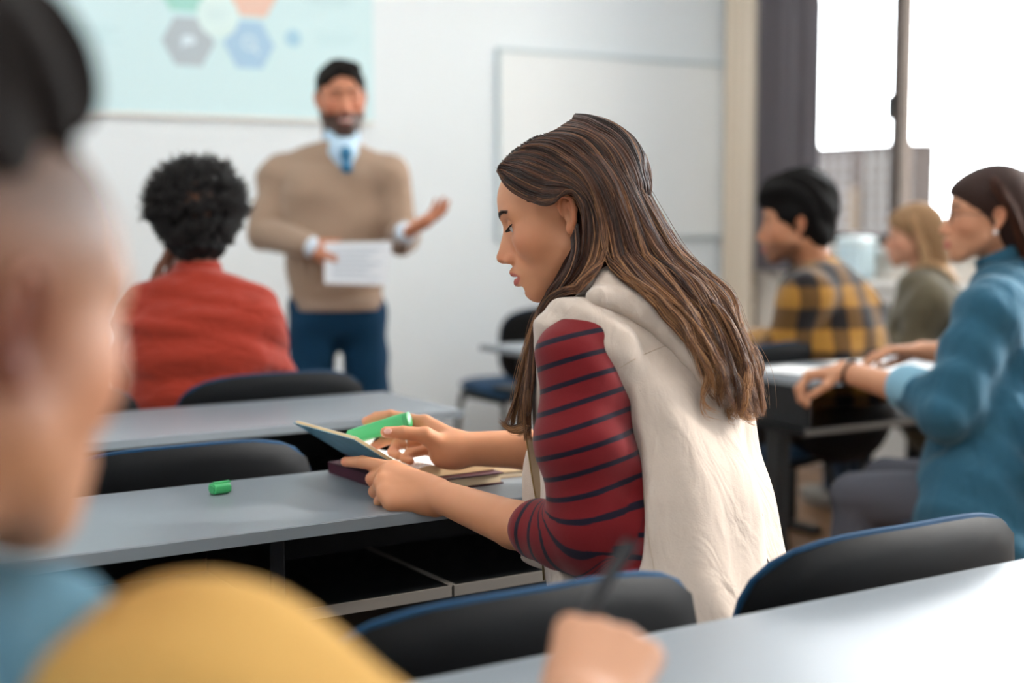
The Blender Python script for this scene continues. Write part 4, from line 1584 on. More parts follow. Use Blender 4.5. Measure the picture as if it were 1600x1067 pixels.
def short_hair(O, A, s=1.0, top=.03, back=0., face_z=0.0, face_w=.12, extra=None, noise=None):
    """cropped hair: a shell over the skull with the face and the ears left free"""
    B = Body()
    L = lambda x, y, z: vec(O) + s * (x * A[0] + y * A[1] + z * A[2])
    e = lambda c, r, k=.01, mode='u': B.ell(L(*c), np.array(r) * s, A, k, mode)
    e((-.014, 0, .047 + top * .3), (.104, .081, .088 + top * .7))
    e((.026, 0, .060 + top * .5), (.078, .066, .045 + top * .5), .03)
    e((-.05, 0, -.01 + back), (.056, .066, .06), .03)
    if extra: extra(B, L, e)
    e((.112, 0, -.018 + face_z), (.075, face_w, .080), .010, 's')
    e((.045, 0, -.055), (.052, .2, .070), .012, 's')
    for y in (-1, 1): e((-.002, y * .085, .000), (.021, .022, .032), .006, 's')
    B.half(L(-.03, 0, -.075 + back), -A[2] + .3 * A[0], .01)
    if noise: B.disp = noise
    return B


def legs(T, hips, knees, ankles, m, shoe, r=(.085, .062, .048), toe=(0, 1, 0), name='trousers', seatc=None, side=None, sw=(.17, .13)):
    J = Body()
    if seatc is not None:
        J.slab(seatc[0], seatc[1], side, sw, sw, .04)
    for h_, k_, a_ in zip(hips, knees, ankles):
        J.chain([h_, k_, a_], list(r), .035)
    J.disp = folds((0, .3, 1), 45, .003, (1, 0, 0), 20, .7)
    skin(name, *J.mesh(.012), m, T)
    d = nrm(toe)
    A = np.stack([d, np.cross(ZV, d), ZV])
    for a_ in ankles:
        S = Body()
        c = vec((a_[0], a_[1], .045)) + d * .06
        S.ell(c, (.135, .045, .042), A, 0)
        S.cap(vec((a_[0], a_[1], .05)), vec((a_[0], a_[1], .10)), .045, .048, .03)
        S.half(vec((c[0], c[1], .003)), -ZV)
        skin('shoe', *S.mesh(.010), shoe, T)


def teacher():
    T = person('smiling bearded teacher in tan sweater and tie holding a white sheet', (2.2, 4.55, 0))
    d = 5.0
    a = 194
    f_, l_ = ground_dir(a), ground_dir(a + 90)
    O, A = W(533, 160, d), head_frame(a, 2, 2)
    s = 1.06
    hip, waist, chest, sh, neck = W(527, 470, d), W(525, 395, d), W(524, 315, d), W(530, 266, d + .01), W(535, 232, d + .02)
    shR, elR, wrR = W(438, 275, d + .02), W(411, 366, d - .05), W(487, 386, d - .22)
    shL, elL, wrL = W(607, 275, d - .01), W(628, 372, d - .03), W(633, 364, d - .26)
    H = Body()
    L = head_shape(H, O, A, s, male=True, neck=neck, neck_r=.062)
    # jaw filled out by the beard
    for y in (-1, 1): H.cap(L(.02, y * .054, -.045), L(.075, y * .014, -.094), .018, .019, .02)
    hv, hq = H.mesh(.003)
    G = Body()
    G.cap(elR, wrR, .04, .028)
    t1 = hand_shape(G, wrR, R_ * .95 - .15 * U_ - .1 * FH, -U_ * .3 + FH * .6 + R_ * .2, -1, (.45, .5, .5, .5), 1.0, .6)
    G.cap(elL, wrL, .04, .028, 0)
    hand_shape(G, wrL, R_ * .9 + U_ * .5 - .2 * FH, U_ * .8 - R_ * .3 - .4 * FH, 1, (.12, .16, .22, .28), 1.0, .1, .14)
    gv, gq = G.mesh(.0035)
    K = Body()
    trunk(K, [hip, waist, chest, sh], l_, [(.11, .07), (.13, .09), (.15, .10), (.13, .075)])
    K.cap(sh, neck, .07, .06, .03)
    K.cap(shR, elR, .05, .04, .03); K.cap(shL, elL, .05, .04, .03)
    hips = [hip + l_ * .085 - .03 * ZV, hip - l_ * .085 - .03 * ZV]
    knees = [h_ * np.array([1, 1, 0]) + vec((0, 0, .45)) + l_ * x for h_, x in zip(hips, (.03, -.02))]
    ank = [h_ * np.array([1, 1, 0]) + vec((0, 0, .09)) + l_ * x for h_, x in zip(hips, (.04, -.02))]
    for h_, k_, a_ in zip(hips, knees, ank): K.chain([h_, k_, a_], [.07, .05, .035], .03)
    kv, kq = K.mesh(.018)
    V, Q = join([(hv, hq), (gv, gq), (kv, kq)])
    col = head_tint(V, O, A, '#c08062', s, lip='#a8544c', brow='#1d1310', blush=.5, beard='#2c1d17')
    col[len(hv):] = np.array(hx('#c08062')[:3])
    # smile: a band of teeth
    q = (V - O) @ A.T / s
    w = (np.abs(q[:, 1]) < .016) & (np.abs(q[:, 2] + .0605) < .0035) & (q[:, 0] > .09)
    col[w] = np.array(hx('#e8dfd6')[:3])
    skin('body', V, Q, SKIN2, T, col)
    dk = mat('eye_dark', '#120d0b', .3, .5)
    for y in (-1, 1):
        E_ = Body()
        E_.ell(L(.0835, y * .0315, .0125), (.0045, .009, .0042), A, 0)
        skin('eye', *E_.mesh(.0016), dk, T)
    hb = short_hair(O, A, s, top=.008, face_z=.022, face_w=.060, noise=folds((.6, .3, .4), 160, .003, (1, 0, 0), 60, .3),
                    extra=lambda B, L_, e: e((.050, .01, .112), (.042, .052, .020), .02))
    skin('hair', *hb.mesh(.0035), mat('hair_teacher', '#120b08', .75, .2, bump=.8, bscale=90), T)
    Bs = Body()
    trunk(Bs, [W(527, 470, d), waist, chest, sh], l_, [(.160, .118), (.166, .128), (.180, .130), (.150, .09)], n=2.3)
    Bs.cap(sh, shR, .085, .072, .05); Bs.cap(sh, shL, .085, .072, .05)
    Bs.chain([shR, elR, W(478, 385, d - .205)], [.072, .060, .043], .03)
    Bs.chain([shL, elL, W(632.5, 365, d - .23)], [.072, .060, .043], .03)
    Bs.cap(sh, W(534, 245, d + .015), .08, .072, .03)
    # V neck
    Bs.cap(W(536, 222, d - .10), W(541, 268, d - .17), .058, .012, .008, 's')
    Bs.half(W(527, 478, d), -ZV, .006)
    Bs.disp = folds((.2, .1, 1), 38, .004, (1, 0, 0), 12, 2.1, (.5, .5, .2), 30, .5)
    skin('sweater', *Bs.mesh(.0055), mat('sweater_tan', '#9c8471', .9, .15, bump=.3, bscale=500, sheen=.2), T)
    Hm = Body()
    trunk(Hm, [W(527, 479, d), W(527, 466, d)], l_, [(.160, .120), (.164, .122)], n=2.3)
    Hm.half(W(527, 483, d), -ZV, .004)
    Hm.half(W(527, 462, d), ZV, .004)
    skin('sweater_hem', *Hm.mesh(.006), mat('sweater_hem_rib', '#a08a7a', .9, .15, bump=.3, bscale=300), T)
    Cs = Body()
    Cs.cap(W(535, 252, d - .02), W(534, 216, d + .005), .070, .066, .02)
    Cs.cap(W(536, 240, d - .07), W(541, 262, d - .115), .05, .012, .02)
    Cs.cap(W(535, 226, d + .03), W(533.5, 190, d + .005), .052, .062, .004, 's')
    skin('shirt_collar', *Cs.mesh(.004), mat('shirt_pale_blue', '#b9d3e6', .8, .2), T)
    Tb = Body()
    Tb.ell(W(541, 240, d - .145), (.022, .018, .026), None, 0)
    Tb.cap(W(541, 248, d - .14), W(542, 262, d - .145), .012, .02, .01)
    skin('tie', *Tb.mesh(.0035), mat('tie_blue', '#2d6f96', .6, .3), T)
    for wr_, el_ in ((wrR, elR), (wrL, elL)):
        Cf = Body()
        dv = nrm(wr_ - el_)
        Cf.cap(wr_ - dv * .03, wr_ - dv * .005, .039, .037, 0)
        skin('shirt_cuff', *Cf.mesh(.004), mat('shirt_cuff_white', '#cfdbe6', .8, .2), T)
    legs(T, hips, knees, ank, mat('trousers_navy', '#0c3350', .85, .2, bump=.2), mat('shoe_brown', '#3a2418', .5), r=(.088, .074, .06), toe=f_, seatc=(hip - .06 * ZV, hip - .02 * ZV), side=l_, sw=(.148, .105))
    # the sheet is a thing of its own, held in the right hand
    P = empty('paper_sheet', W(560, 411, d - .24))
    tag(P, 'white paper sheet with faint print held by the teacher', 'paper')
    u = nrm(R_ + .02 * U_); v_ = nrm(U_ - .06 * R_)
    n = np.cross(u, v_)
    o_ = np.array(P.location)
    c = [W(507, 379, d - .24), W(613, 377, d - .26), W(606, 446, d - .26), W(507, 443, d - .24)]
    me = MB().add([p - o_ for p in c] + [p - o_ + n * .003 for p in c], [(0, 1, 2, 3), (7, 6, 5, 4), (0, 4, 5, 1), (1, 5, 6, 2), (2, 6, 7, 3), (3, 7, 4, 0)])
    me.build('sheet', mat('sheet_white', '#e9eef3', .7, .2), P)
    ln = mat('print_grey', '#c3ccd6', .8, .1)
    for k in range(7):
        t0, y_ = .12, .15 + k * .11
        a0 = c[0] * (1 - y_) + c[3] * y_
        a1 = c[1] * (1 - y_) + c[2] * y_
        p0, p1 = a0 + (a1 - a0) * t0, a0 + (a1 - a0) * (.86 - .1 * (k % 3))
        MB().add([p0 - o_ + n * .0045, p1 - o_ + n * .0045, p1 - o_ + n * .0045 - v_ * .006, p0 - o_ + n * .0045 - v_ * .006,
                  p0 - o_ + n * .0031, p1 - o_ + n * .0031, p1 - o_ + n * .0031 - v_ * .006, p0 - o_ + n * .0031 - v_ * .006],
                 [(0, 1, 2, 3), (7, 6, 5, 4), (0, 4, 5, 1), (1, 5, 6, 2), (2, 6, 7, 3), (3, 7, 4, 0)]).build('print_line', ln, P)


def red_woman():
    T = person('seated person in red shirt with short curly black hair, seen from behind', (1.3, 3.4, 0))
    d = 3.5
    a = 10
    f_, l_ = ground_dir(a), ground_dir(a + 90)
    O, A = W(308, 352, d + .02), head_frame(14, 4, -2)
    sk = '#6e4430'
    hip, waist, chest, sh, neck = W(318, 690, d), W(316, 620, d), W(314, 540, d), W(312, 478, d), W(309, 425, d + .01)
    shL, elL, wrL = W(222, 494, d), W(206, 585, d + .10), W(258, 420, d + .10)
    shR, elR, wrR = W(396, 492, d + .02), W(418, 590, d + .06), W(380, 640, d + .3)
    H = Body()
    L = head_shape(H, O, A, .98, neck=neck, neck_r=.05, fine=False)
    hv, hq = H.mesh(.004)
    G = Body()
    G.chain([elL, W(232, 500, d + .13), wrL], [.04, .036, .026], .02)
    hand_shape(G, wrL, nrm(U_ * .9 + R_ * .35), R_, 1, (.5, .55, .6, .6), .95, .4)
    G.chain([elR, wrR], [.042, .027], .02)
    hand_shape(G, wrR, FH, -ZV, -1, (.3, .3, .3, .3), .95, .4)
    gv, gq = G.mesh(.004)
    K = Body()
    trunk(K, [hip, waist, chest, sh], l_, [(.14, .1), (.13, .09), (.14, .095), (.12, .07)])
    K.cap(sh, neck, .06, .048, .03)
    K.cap(shL, elL, .045, .036, .03); K.cap(shR, elR, .045, .036, .03)
    kv, kq = K.mesh(.018)
    V, Q = join([(hv, hq), (gv, gq), (kv, kq)])
    col = head_tint(V, O, A, sk, .98, lip='#6e3630', brow='#120b08')
    col[len(hv):] = np.array(hx(sk)[:3])
    skin('body', V, Q, SKIN2, T, col)
    S = Body()
    trunk(S, [W(318, 700, d), waist, chest, sh], l_, [(.162, .125), (.155, .12), (.168, .12), (.145, .088)], n=2.4)
    S.cap(sh, shL, .07, .060, .04); S.cap(sh, shR, .07, .060, .04)
    S.chain([shL, W(210, 560, d + .08)], [.070, .064], .03)
    S.slab(W(214, 545, d + .06), W(207, 580, d + .11), l_, (.07, .062), (.072, .064), .01)
    S.chain([shR, W(413, 572, d + .05)], [.070, .064], .03)
    S.slab(W(411, 560, d + .05), W(417, 586, d + .06), l_, (.07, .062), (.073, .064), .01)
    S.cap(sh, W(311, 452, d), .070, .060, .03)
    fa = folds((.1, 0, 1), 58, .0045, (1, 0, 0), 13, .9, (.4, .2, 1), 95, .35)
    S.disp = fa
    rm = mat('shirt_rust_red', '#96301f', .9, .15, bump=.4, bscale=160, sheen=.2, var=.07, vscale=40, stretch=(1, 1, 3))
    crumple(rm, 14, .5, .02, (1, 1, 2.5))
    skin('shirt', *S.mesh(.0055), rm, T)
    Cc = Body()
    Cc.slab(W(310, 446, d), W(309, 424, d + .005), l_, (.068, .062), (.060, .056), 0)
    Cc.cap(W(309, 420, d + .02), W(308, 395, d + .01), .05, .06, .004, 's')
    skin('collar', *Cc.mesh(.004), rm, T)
    # curly hair: a lumpy mass with springy curls standing out of it
    Hb = Body()
    c0 = W(307, 322, d + .02)
    Hb.ell(c0, (.108, .105, .100), A, 0)
    Hb.ell(W(308, 378, d - .01), (.062, .066, .058), A, .04)
    Hb.ell(L(.11, 0, -.03), (.075, .12, .07), A, .02, 's')

    def lump(P):
        q = (P - c0.astype(np.float32)) * 1.0
        return .006 * np.sin(q[:, 0] * 110 + 2 * np.sin(q[:, 2] * 70)) * np.sin(q[:, 1] * 120 + 1.5 * np.sin(q[:, 0] * 60)) + .005 * np.sin(q[:, 2] * 130 + 2 * np.sin(q[:, 1] * 80))
    Hb.disp = lump
    bm_ = mat('hair_black_curly', '#0c0a0a', .75, .25, bump=.8, bscale=120)
    hv_, hq_ = Hb.mesh(.005)
    skin('hair_mass', hv_, hq_, bm_, T)
    idx = RNG.choice(len(hv_), 2600, replace=False)
    p = hv_[idx]
    keep = (p - O) @ A[2] > -.045
    p = p[keep]
    n = p - (c0 - .02 * ZV)
    n = n / np.linalg.norm(n, axis=1, keepdims=True)
    t = np.linspace(0, 1, 12)
    ln = RNG.uniform(.016, .040, len(p)) * np.where((p - O) @ A[2] > .02, 1, .45)
    ra = RNG.uniform(.003, .006, len(p))
    ph = RNG.uniform(0, 6.28, len(p))
    e1 = np.cross(n, [.3, .5, .8]); e1 /= np.linalg.norm(e1, axis=1, keepdims=True)
    e2 = np.cross(n, e1)
    an = ph[:, None] + t[None] * 11
    S_ = p[:, None] + n[:, None] * (ln[:, None] * t[None])[..., None] + (ra[:, None] * np.cos(an))[..., None] * e1[:, None] + (ra[:, None] * np.sin(an))[..., None] * e2[:, None]
    hair_curves('hair_curls', S_, .0013, hair_mat('hair_black', '#080606', '#100c0b', '#1c1614', .5, .4), T, np.tile(RNG.uniform(0, 1, len(p))[:, None], (1, 12)))
    # drop earring
    e0 = W(264, 424, d - .02) - np.array(T.location)
    MB().tube([e0 + .012 * np.array([math.cos(q), 0, math.sin(q)]) for q in np.linspace(0, 2 * math.pi, 17)], .0022, 6, False).build('earring', mat('earring_silver', '#d9d4cf', .25, .5, metal=1), T, True)
    hips = [vec((hip[0] - .08, hip[1], .53)), vec((hip[0] + .08, hip[1], .53))]
    knees = [h_ + vec((0, .42, -.03)) for h_ in hips]
    ank = [k_ * np.array([1, 1, 0]) + vec((0, .02, .09)) for k_ in knees]
    legs(T, hips, knees, ank, mat('trousers_charcoal', '#20242b', .85, .2), mat('shoe_tan', '#a07a55', .6), seatc=(vec((hip[0], hip[1], .53)), hip), side=l_)


def check_mat():
    """yellow and charcoal buffalo check woven from two sets of bands"""
    m = mat('plaid_flannel', '#c8953f', .92, .1, bump=.3, bscale=500, sheen=.2)
    nt = m.node_tree
    tc = nt.nodes.new('ShaderNodeAttribute'); tc.attribute_name = 'cloth'
    sp = nt.nodes.new('ShaderNodeSeparateXYZ')
    nt.links.new(tc.outputs['Vector'], sp.inputs[0])
    def band(out):
        a = nt.nodes.new('ShaderNodeMath'); a.operation = 'FRACT'
        nt.links.new(out, a.inputs[0])
        b = nt.nodes.new('ShaderNodeMath'); b.operation = 'GREATER_THAN'; b.inputs[1].default_value = .5
        nt.links.new(a.outputs[0], b.inputs[0])
        return b.outputs[0]
    ad = nt.nodes.new('ShaderNodeMath'); ad.operation = 'ADD'
    nt.links.new(band(sp.outputs['X']), ad.inputs[0]); nt.links.new(band(sp.outputs['Y']), ad.inputs[1])
    hf = nt.nodes.new('ShaderNodeMath'); hf.operation = 'DIVIDE'; hf.inputs[1].default_value = 2
    nt.links.new(ad.outputs[0], hf.inputs[0])
    r = nt.nodes.new('ShaderNodeValToRGB')
    r.color_ramp.interpolation = 'CONSTANT'
    els = r.color_ramp.elements
    els[0].position = 0; els[0].color = hx('#9c7030')
    els[1].position = .25; els[1].color = hx('#5f4424')
    e = els.new(.75); e.color = hx('#1f1b1d')
    nt.links.new(hf.outputs[0], r.inputs['Fac'])
    nt.links.new(r.outputs['Color'], nt.nodes['Principled BSDF'].inputs['Base Color'])
    return m


def plaid_man():
    T = person('young man in yellow and black plaid shirt looking towards the teacher', (3.0, 3.4, 0))
    d = 4.45
    f_, l_ = ground_dir(48), ground_dir(138)
    O, A = W(1246, 356, d), head_frame(80, 2, 0)
    s = 1.05
    sk = '#b57d5c'
    hip, waist, chest, sh, neck = W(1318, 640, d), W(1305, 570, d + .02), W(1295, 500, d + .03), W(1282, 450, d + .04), W(1268, 415, d + .03)
    shL, elL, wrL = W(1262, 462, d - .13), W(1222, 545, d - .10), W(1176, 530, d + .12)
    shR, elR, wrR = W(1322, 470, d + .19), W(1290, 545, d + .32), W(1200, 545, d + .42)
    H = Body()
    L = head_shape(H, O, A, s, male=True, neck=neck, neck_r=.058)
    hv, hq = H.mesh(.003)
    G = Body()
    G.chain([elL, wrL], [.045, .03], .02)
    hand_shape(G, wrL, nrm(wrL - elL), -ZV, 1, (.4, .4, .4, .4))
    G.chain([elR, wrR], [.045, .03], .0)
    hand_shape(G, wrR, nrm(wrR - elR), -ZV, -1, (.4, .4, .4, .4))
    gv, gq = G.mesh(.005)
    K = Body()
    trunk(K, [hip, waist, chest, sh], l_, [(.15, .11), (.15, .11), (.16, .11), (.13, .07)])
    K.cap(sh, neck, .065, .055, .03)
    kv, kq = K.mesh(.018)
    V, Q = join([(hv, hq), (gv, gq), (kv, kq)])
    col = head_tint(V, O, A, sk, s, lip='#9c5348', brow='#15100e', stubble=.55, blush=.3)
    col[len(hv):] = np.array(hx(sk)[:3])
    skin('body', V, Q, SKIN2, T, col)

    def quiff(B, L_, e):
        e((.050, 0, .110), (.062, .060, .038), .03)
        e((-.03, 0, .075), (.085, .082, .085), .03)
    hb = short_hair(O, A, s, top=.045, noise=folds((.7, .2, .5), 120, .004, (1, 0, 0), 50, 1.3), extra=quiff)
    skin('hair', *hb.mesh(.004), mat('hair_jet', '#090707', .8, .15, bump=.8, bscale=90), T)
    S = Body()
    trunk(S, [W(1320, 650, d), waist, chest, sh], l_, [(.185, .14), (.180, .142), (.190, .14), (.15, .09)], n=2.3)
    S.cap(sh, shL, .085, .074, .05); S.cap(sh, shR, .085, .074, .05)
    S.chain([shL, elL, W(1186, 534, d + .07)], [.076, .066, .048], .03)
    S.chain([shR, elR, W(1212, 545, d + .40)], [.076, .066, .048], .03)
    S.cap(sh, W(1271, 428, d + .03), .075, .066, .03)
    S.half(vec((hip[0], hip[1], .54)), -ZV, .01)
    S.disp = folds((.2, .1, 1), 40, .005, (1, 0, 0), 14, 3.3, (.5, .5, .2), 50, .4)
    sv, sq = S.mesh(.006)
    o = skin('plaid_shirt', sv, sq, check_mat(), T)
    at = o.data.attributes.new('cloth', 'FLOAT_VECTOR', 'POINT')
    uv = np.zeros((len(sv), 3), np.float32)
    ang = (sv - chest) @ l_ + .6 * ((sv - chest) @ f_)
    uv[:, 0] = ang / .13 + .2
    uv[:, 1] = sv[:, 2] / .13 + .1
    at.data.foreach_set('vector', uv.ravel())
    Cc = Body()
    Cc.slab(W(1273, 432, d + .03), W(1266, 408, d + .02), l_, (.076, .070), (.070, .066), 0)
    Cc.cap(W(1266, 405, d + .0), W(1262, 380, d + .0), .055, .075, .004, 's')
    cv, cq = Cc.mesh(.005)
    o = skin('collar', cv, cq, check_mat(), T)
    at = o.data.attributes.new('cloth', 'FLOAT_VECTOR', 'POINT')
    at.data.foreach_set('vector', np.stack([((cv - chest) @ l_) / .13, cv[:, 2] / .13, cv[:, 2] * 0], 1).astype(np.float32).ravel())
    hips = [vec((hip[0] - .08, hip[1], .53)), vec((hip[0] + .08, hip[1], .53))]
    knees = [h_ + vec((0, .44, -.02)) for h_ in hips]
    ank = [k_ * np.array([1, 1, 0]) + vec((0, -.05, .09)) for k_ in knees]
    legs(T, hips, knees, ank, mat('trousers_black', '#15161a', .85, .2), mat('shoe_dark', '#2a1d16', .6), seatc=(vec((hip[0], hip[1], .53)), hip), side=l_)


def long_hair(T, O, A, L, guides, n, hm, m=16, rad=.0011, sp=.006, push=None):
    Gd = np.array([resample([vec(p) for p in g], m) for g in guides])
    ng = len(Gd)
    u = np.clip(RNG.uniform(0, ng - 1, n), 0, ng - 1.001)
    i0 = np.floor(u).astype(int)
    fr = (u - i0)[:, None, None]
    P = Gd[i0] * (1 - fr) + Gd[i0 + 1] * fr
    t = np.linspace(0, 1, m)[None, :, None]
    P = P + RNG.normal(0, 1, (n, 1, 3)) * sp * (.4 + t)
    P = P + .004 * np.sin(t * 9 + u[:, None, None] * 5) * R_
    if push is not None:
        fl = P.reshape(-1, 3)
        for _ in range(2):
            dd = push.eval(fl, True)
            idx = np.nonzero(dd < .008)[0]
            fl[idx] += push.grad(fl[idx], .004) * (.008 - dd[idx])[:, None]
        P = fl.reshape(n, m, 3)
    tone = np.clip(.3 + .4 * t[..., 0] + RNG.normal(0, .2, (n, 1)), 0, 1)
    return hair_curves('hair', P, rad, hm, T, tone)


def blonde_woman():
    T = person('blonde woman in olive jacket sitting nearest the window', (4.1, 3.45, 0))
    d = 5.35
    f_, l_ = ground_dir(62), ground_dir(152)
    O, A = W(1430, 374, d), head_frame(74, 3, 0)
    s = .96
    sk = '#c99478'
    hip, waist, chest, sh, neck = W(1470, 640, d), W(1462, 560, d), W(1455, 500, d), W(1448, 450, d), W(1440, 420, d)
    shL, elL, wrL = W(1452, 474, d - .17), W(1425, 550, d - .18), W(1375, 536, d - .05)
    shR, elR, wrR = W(1446, 472, d + .17), W(1396, 528, d + .15), W(1362, 536, d + .1)
    H = Body()
    L = head_shape(H, O, A, s, neck=neck, neck_r=.048)
    hv, hq = H.mesh(.0035)
    G = Body()
    G.chain([elL, wrL], [.04, .026], .02)
    hand_shape(G, wrL, nrm(wrL - elL), -ZV, 1, (.4, .4, .4, .4))
    G.chain([elR, wrR], [.04, .026], .0)
    hand_shape(G, wrR, nrm(wrR - elR), -ZV, -1, (.4, .4, .4, .4))
    gv, gq = G.mesh(.006)
    K = Body()
    trunk(K, [hip, waist, chest, sh], l_, [(.14, .1), (.13, .09), (.14, .095), (.12, .06)])
    K.cap(sh, neck, .055, .046, .03)
    kv, kq = K.mesh(.018)
    V, Q = join([(hv, hq), (gv, gq), (kv, kq)])
    col = head_tint(V, O, A, sk, s, lip='#b2665c', brow='#6b4c36', blush=.4)
    col[len(hv):] = np.array(hx(sk)[:3])
    skin('body', V, Q, SKIN2, T, col)
    S = Body()
    trunk(S, [W(1472, 650, d), waist, chest, sh], l_, [(.20, .15), (.19, .145), (.19, .14), (.155, .09)], n=2.3)
    S.cap(sh, shL, .080, .074, .05); S.cap(sh, shR, .080, .074, .05)
    S.chain([shL, elL, W(1394, 532, d - .07)], [.07, .062, .045], .03)
    S.chain([shR, elR, W(1372, 534, d + .11)], [.07, .062, .045], .03)
    S.cap(sh, W(1442, 432, d), .062, .056, .03)
    S.cap(W(1415, 420, d - .02), W(1425, 475, d - .03), .045, .018, .01, 's')
    S.disp = folds((.2, .1, 1), 36, .005, (1, 0, 0), 14, 5.1, (.5, .5, .2), 44, .4)
    skin('jacket', *S.mesh(.007), mat('jacket_olive', '#57503f', .9, .15, bump=.3, bscale=400, sheen=.2), T)
    hb = short_hair(O, A, s, top=.012)
    hb.chain([L(-.045, 0, .01), L(-.060, 0, -.08), L(-.065, 0, -.16)], [.072, .066, .045], .03)
    skin('hair_mass', *hb.mesh(.005), mat('hair_blonde_under', '#8a6a4a', .7, .3), T)
    gs = []
    for t_ in np.linspace(-1, 1, 9):
        y = t_
        st = L(.055 - .05 * abs(t_), .012 * t_, .128)
        if abs(t_) < .3: st = L(-.03, .03 * t_, .135)
        bx = -.02 - .075 * (1 - abs(t_))
        gs.append([st, L(bx + .03, y * .083, .085), L(bx, y * .090, .0), L(bx - .010, y * .088, -.07), L(bx - .015, y * .080, -.135), L(bx - .02, y * .072, -.19)])
    long_hair(T, O, A, L, gs, 1500, hair_mat('hair_blonde', '#7d5a3c', '#b8926a', '#e2c49c', .5, .2), push=S)
    hips = [vec((hip[0] - .07, hip[1], .53)), vec((hip[0] + .07, hip[1], .53))]
    knees = [h_ + vec((-.05, .42, -.02)) for h_ in hips]
    ank = [k_ * np.array([1, 1, 0]) + vec((0, .0, .09)) for k_ in knees]
    legs(T, hips, knees, ank, mat('trousers_denim_pale', '#39485c', .85, .2), mat('shoe_grey', '#8d8a86', .6), seatc=(vec((hip[0], hip[1], .53)), hip), side=l_)


def denim_woman():
    T = person('woman in blue denim shirt and glasses resting her fist on the desk', (3.2, 2.35, 0))
    d = 3.55
    f_, l_ = ground_dir(56), ground_dir(146)
    O, A = W(1547, 346, d), head_frame(82, -2, 0)
    s = 1.0
    sk = '#c48d6c'
    hip, waist, chest, sh, neck = W(1545, 800, d - .1), W(1560, 690, d - .05), W(1580, 560, d), W(1585, 465, d + .02), W(1566, 415, d + .02)
    shL, elL, wrL = W(1548, 490, d - .16), W(1482, 640, d - .18), W(1318, 580, d + .06)
    shR, elR, wrR = W(1612, 490, d + .18), W(1540, 560, d + .35), W(1440, 548, d + .40)
    H = Body()
    L = head_shape(H, O, A, s, neck=neck, neck_r=.049)
    hv, hq = H.mesh(.0028)
    G = Body()
    G.chain([W(1470, 632, d - .16), W(1410, 608, d - .06), wrL], [.040, .037, .027], .02)
    hand_shape(G, wrL, nrm(-R_ * .95 + .1 * FH - .12 * U_), nrm(-U_ - .3 * R_), 1, (.75, .8, .8, .8), .98, .8)
    G.chain([elR, wrR], [.04, .027], .0)
    hand_shape(G, wrR, nrm(-R_ * .95 + .1 * FH), nrm(-U_ - .2 * R_), -1, (.35, .35, .4, .4), .98, .5)
    gv, gq = G.mesh(.0035)
    K = Body()
    trunk(K, [hip, waist, chest, sh], l_, [(.15, .1), (.13, .09), (.14, .095), (.12, .065)])
    K.cap(sh, neck, .055, .047, .03)
    kv, kq = K.mesh(.018)
    V, Q = join([(hv, hq), (gv, gq), (kv, kq)])
    col = head_tint(V, O, A, sk, s, lip='#b05c54', brow='#2c1c15', blush=.35)
    col[len(hv):] = np.array(hx(sk)[:3])
    skin('body', V, Q, SKIN2, T, col)
    dn = mat('denim_shirt', '#2d5a70', .88, .15, bump=.4, bscale=420, sheen=.15, var=.10, vscale=22)
    crumple(dn, 18, .6, .02)
    S = Body()
    trunk(S, [W(1545, 850, d - .1), W(1545, 790, d - .08), waist, chest, sh], l_, [(.215, .170), (.205, .160), (.178, .137), (.18, .135), (.15, .09)], n=2.3)
    S.cap(sh, shL, .082, .075, .05); S.cap(sh, shR, .082, .075, .05)
    S.chain([shL, elL], [.080, .074], .03)
    S.chain([elL, W(1428, 612, d - .09)], [.072, .056], .03)
    S.chain([shR, elR, W(1490, 552, d + .38)], [.075, .062, .05], .03)
    S.cap(sh, W(1570, 428, d + .02), .07, .06, .03)
    S.cap(neck + .075 * f_ + .05 * ZV, neck + .135 * f_ - .11 * ZV, .048, .022, .008, 's')
    S.disp = folds((.8, .1, .45), 75, .0035, (0, .3, .8), 11, .6, (.5, .5, .4), 40, .8)
    skin('denim_shirt', *S.mesh(.0055), dn, T)
    Cf = Body()
    Cf.slab(W(1434, 612, d - .10), W(1418, 606, d - .07), ZV, (.060, .058), (.058, .055), 0)
    skin('rolled_cuff', *Cf.mesh(.004), mat('denim_inside', '#7fa9bd', .9, .1, bump=.3), T)
    Cc = Body()
    Cc.slab(W(1572, 432, d + .02), W(1562, 398, d + .0), l_, (.074, .068), (.064, .062), 0)
    Cc.cap(W(1560, 400, d - .0), W(1550, 370, d - .0), .052, .07, .004, 's')
    Cc.cap(neck + .075 * f_ + .05 * ZV, neck + .125 * f_ - .09 * ZV, .050, .030, .006, 's')
    skin('collar', *Cc.mesh(.004), dn, T)
    hb = short_hair(O, A, s, top=.010)
    hb.chain([L(-.055, 0, .02), L(-.090, 0, -.06), L(-.125, 0, -.15), L(-.145, 0, -.21)], [.072, .062, .052, .03], .03)
    skin('hair_mass', *hb.mesh(.005), mat('hair_auburn_under', '#2b1710', .7, .3), T)
    gs = []
    for t_ in np.linspace(-1, 1, 9):
        st = L(.065 - .05 * abs(t_), .012 * t_, .125)
        if abs(t_) < .3: st = L(-.03, .03 * t_, .135)
        bx = -.035 - .065 * (1 - abs(t_))
        gs.append([st, L(bx + .045, t_ * .081, .09), L(bx - .005, t_ * .090, .02), L(bx - .030, t_ * .085, -.05), L(bx - .055, t_ * .075, -.11), L(bx - .075, t_ * .060, -.17), L(bx - .085, t_ * .05, -.22)])
    long_hair(T, O, A, L, gs, 2200, hair_mat('hair_auburn', '#1a0e0a', '#3d2218', '#6a3f28', .55, .15), push=S)
    # glasses
    gm = mat('glasses_frame', '#2b211d', .3, .5)
    off = np.array(T.location)
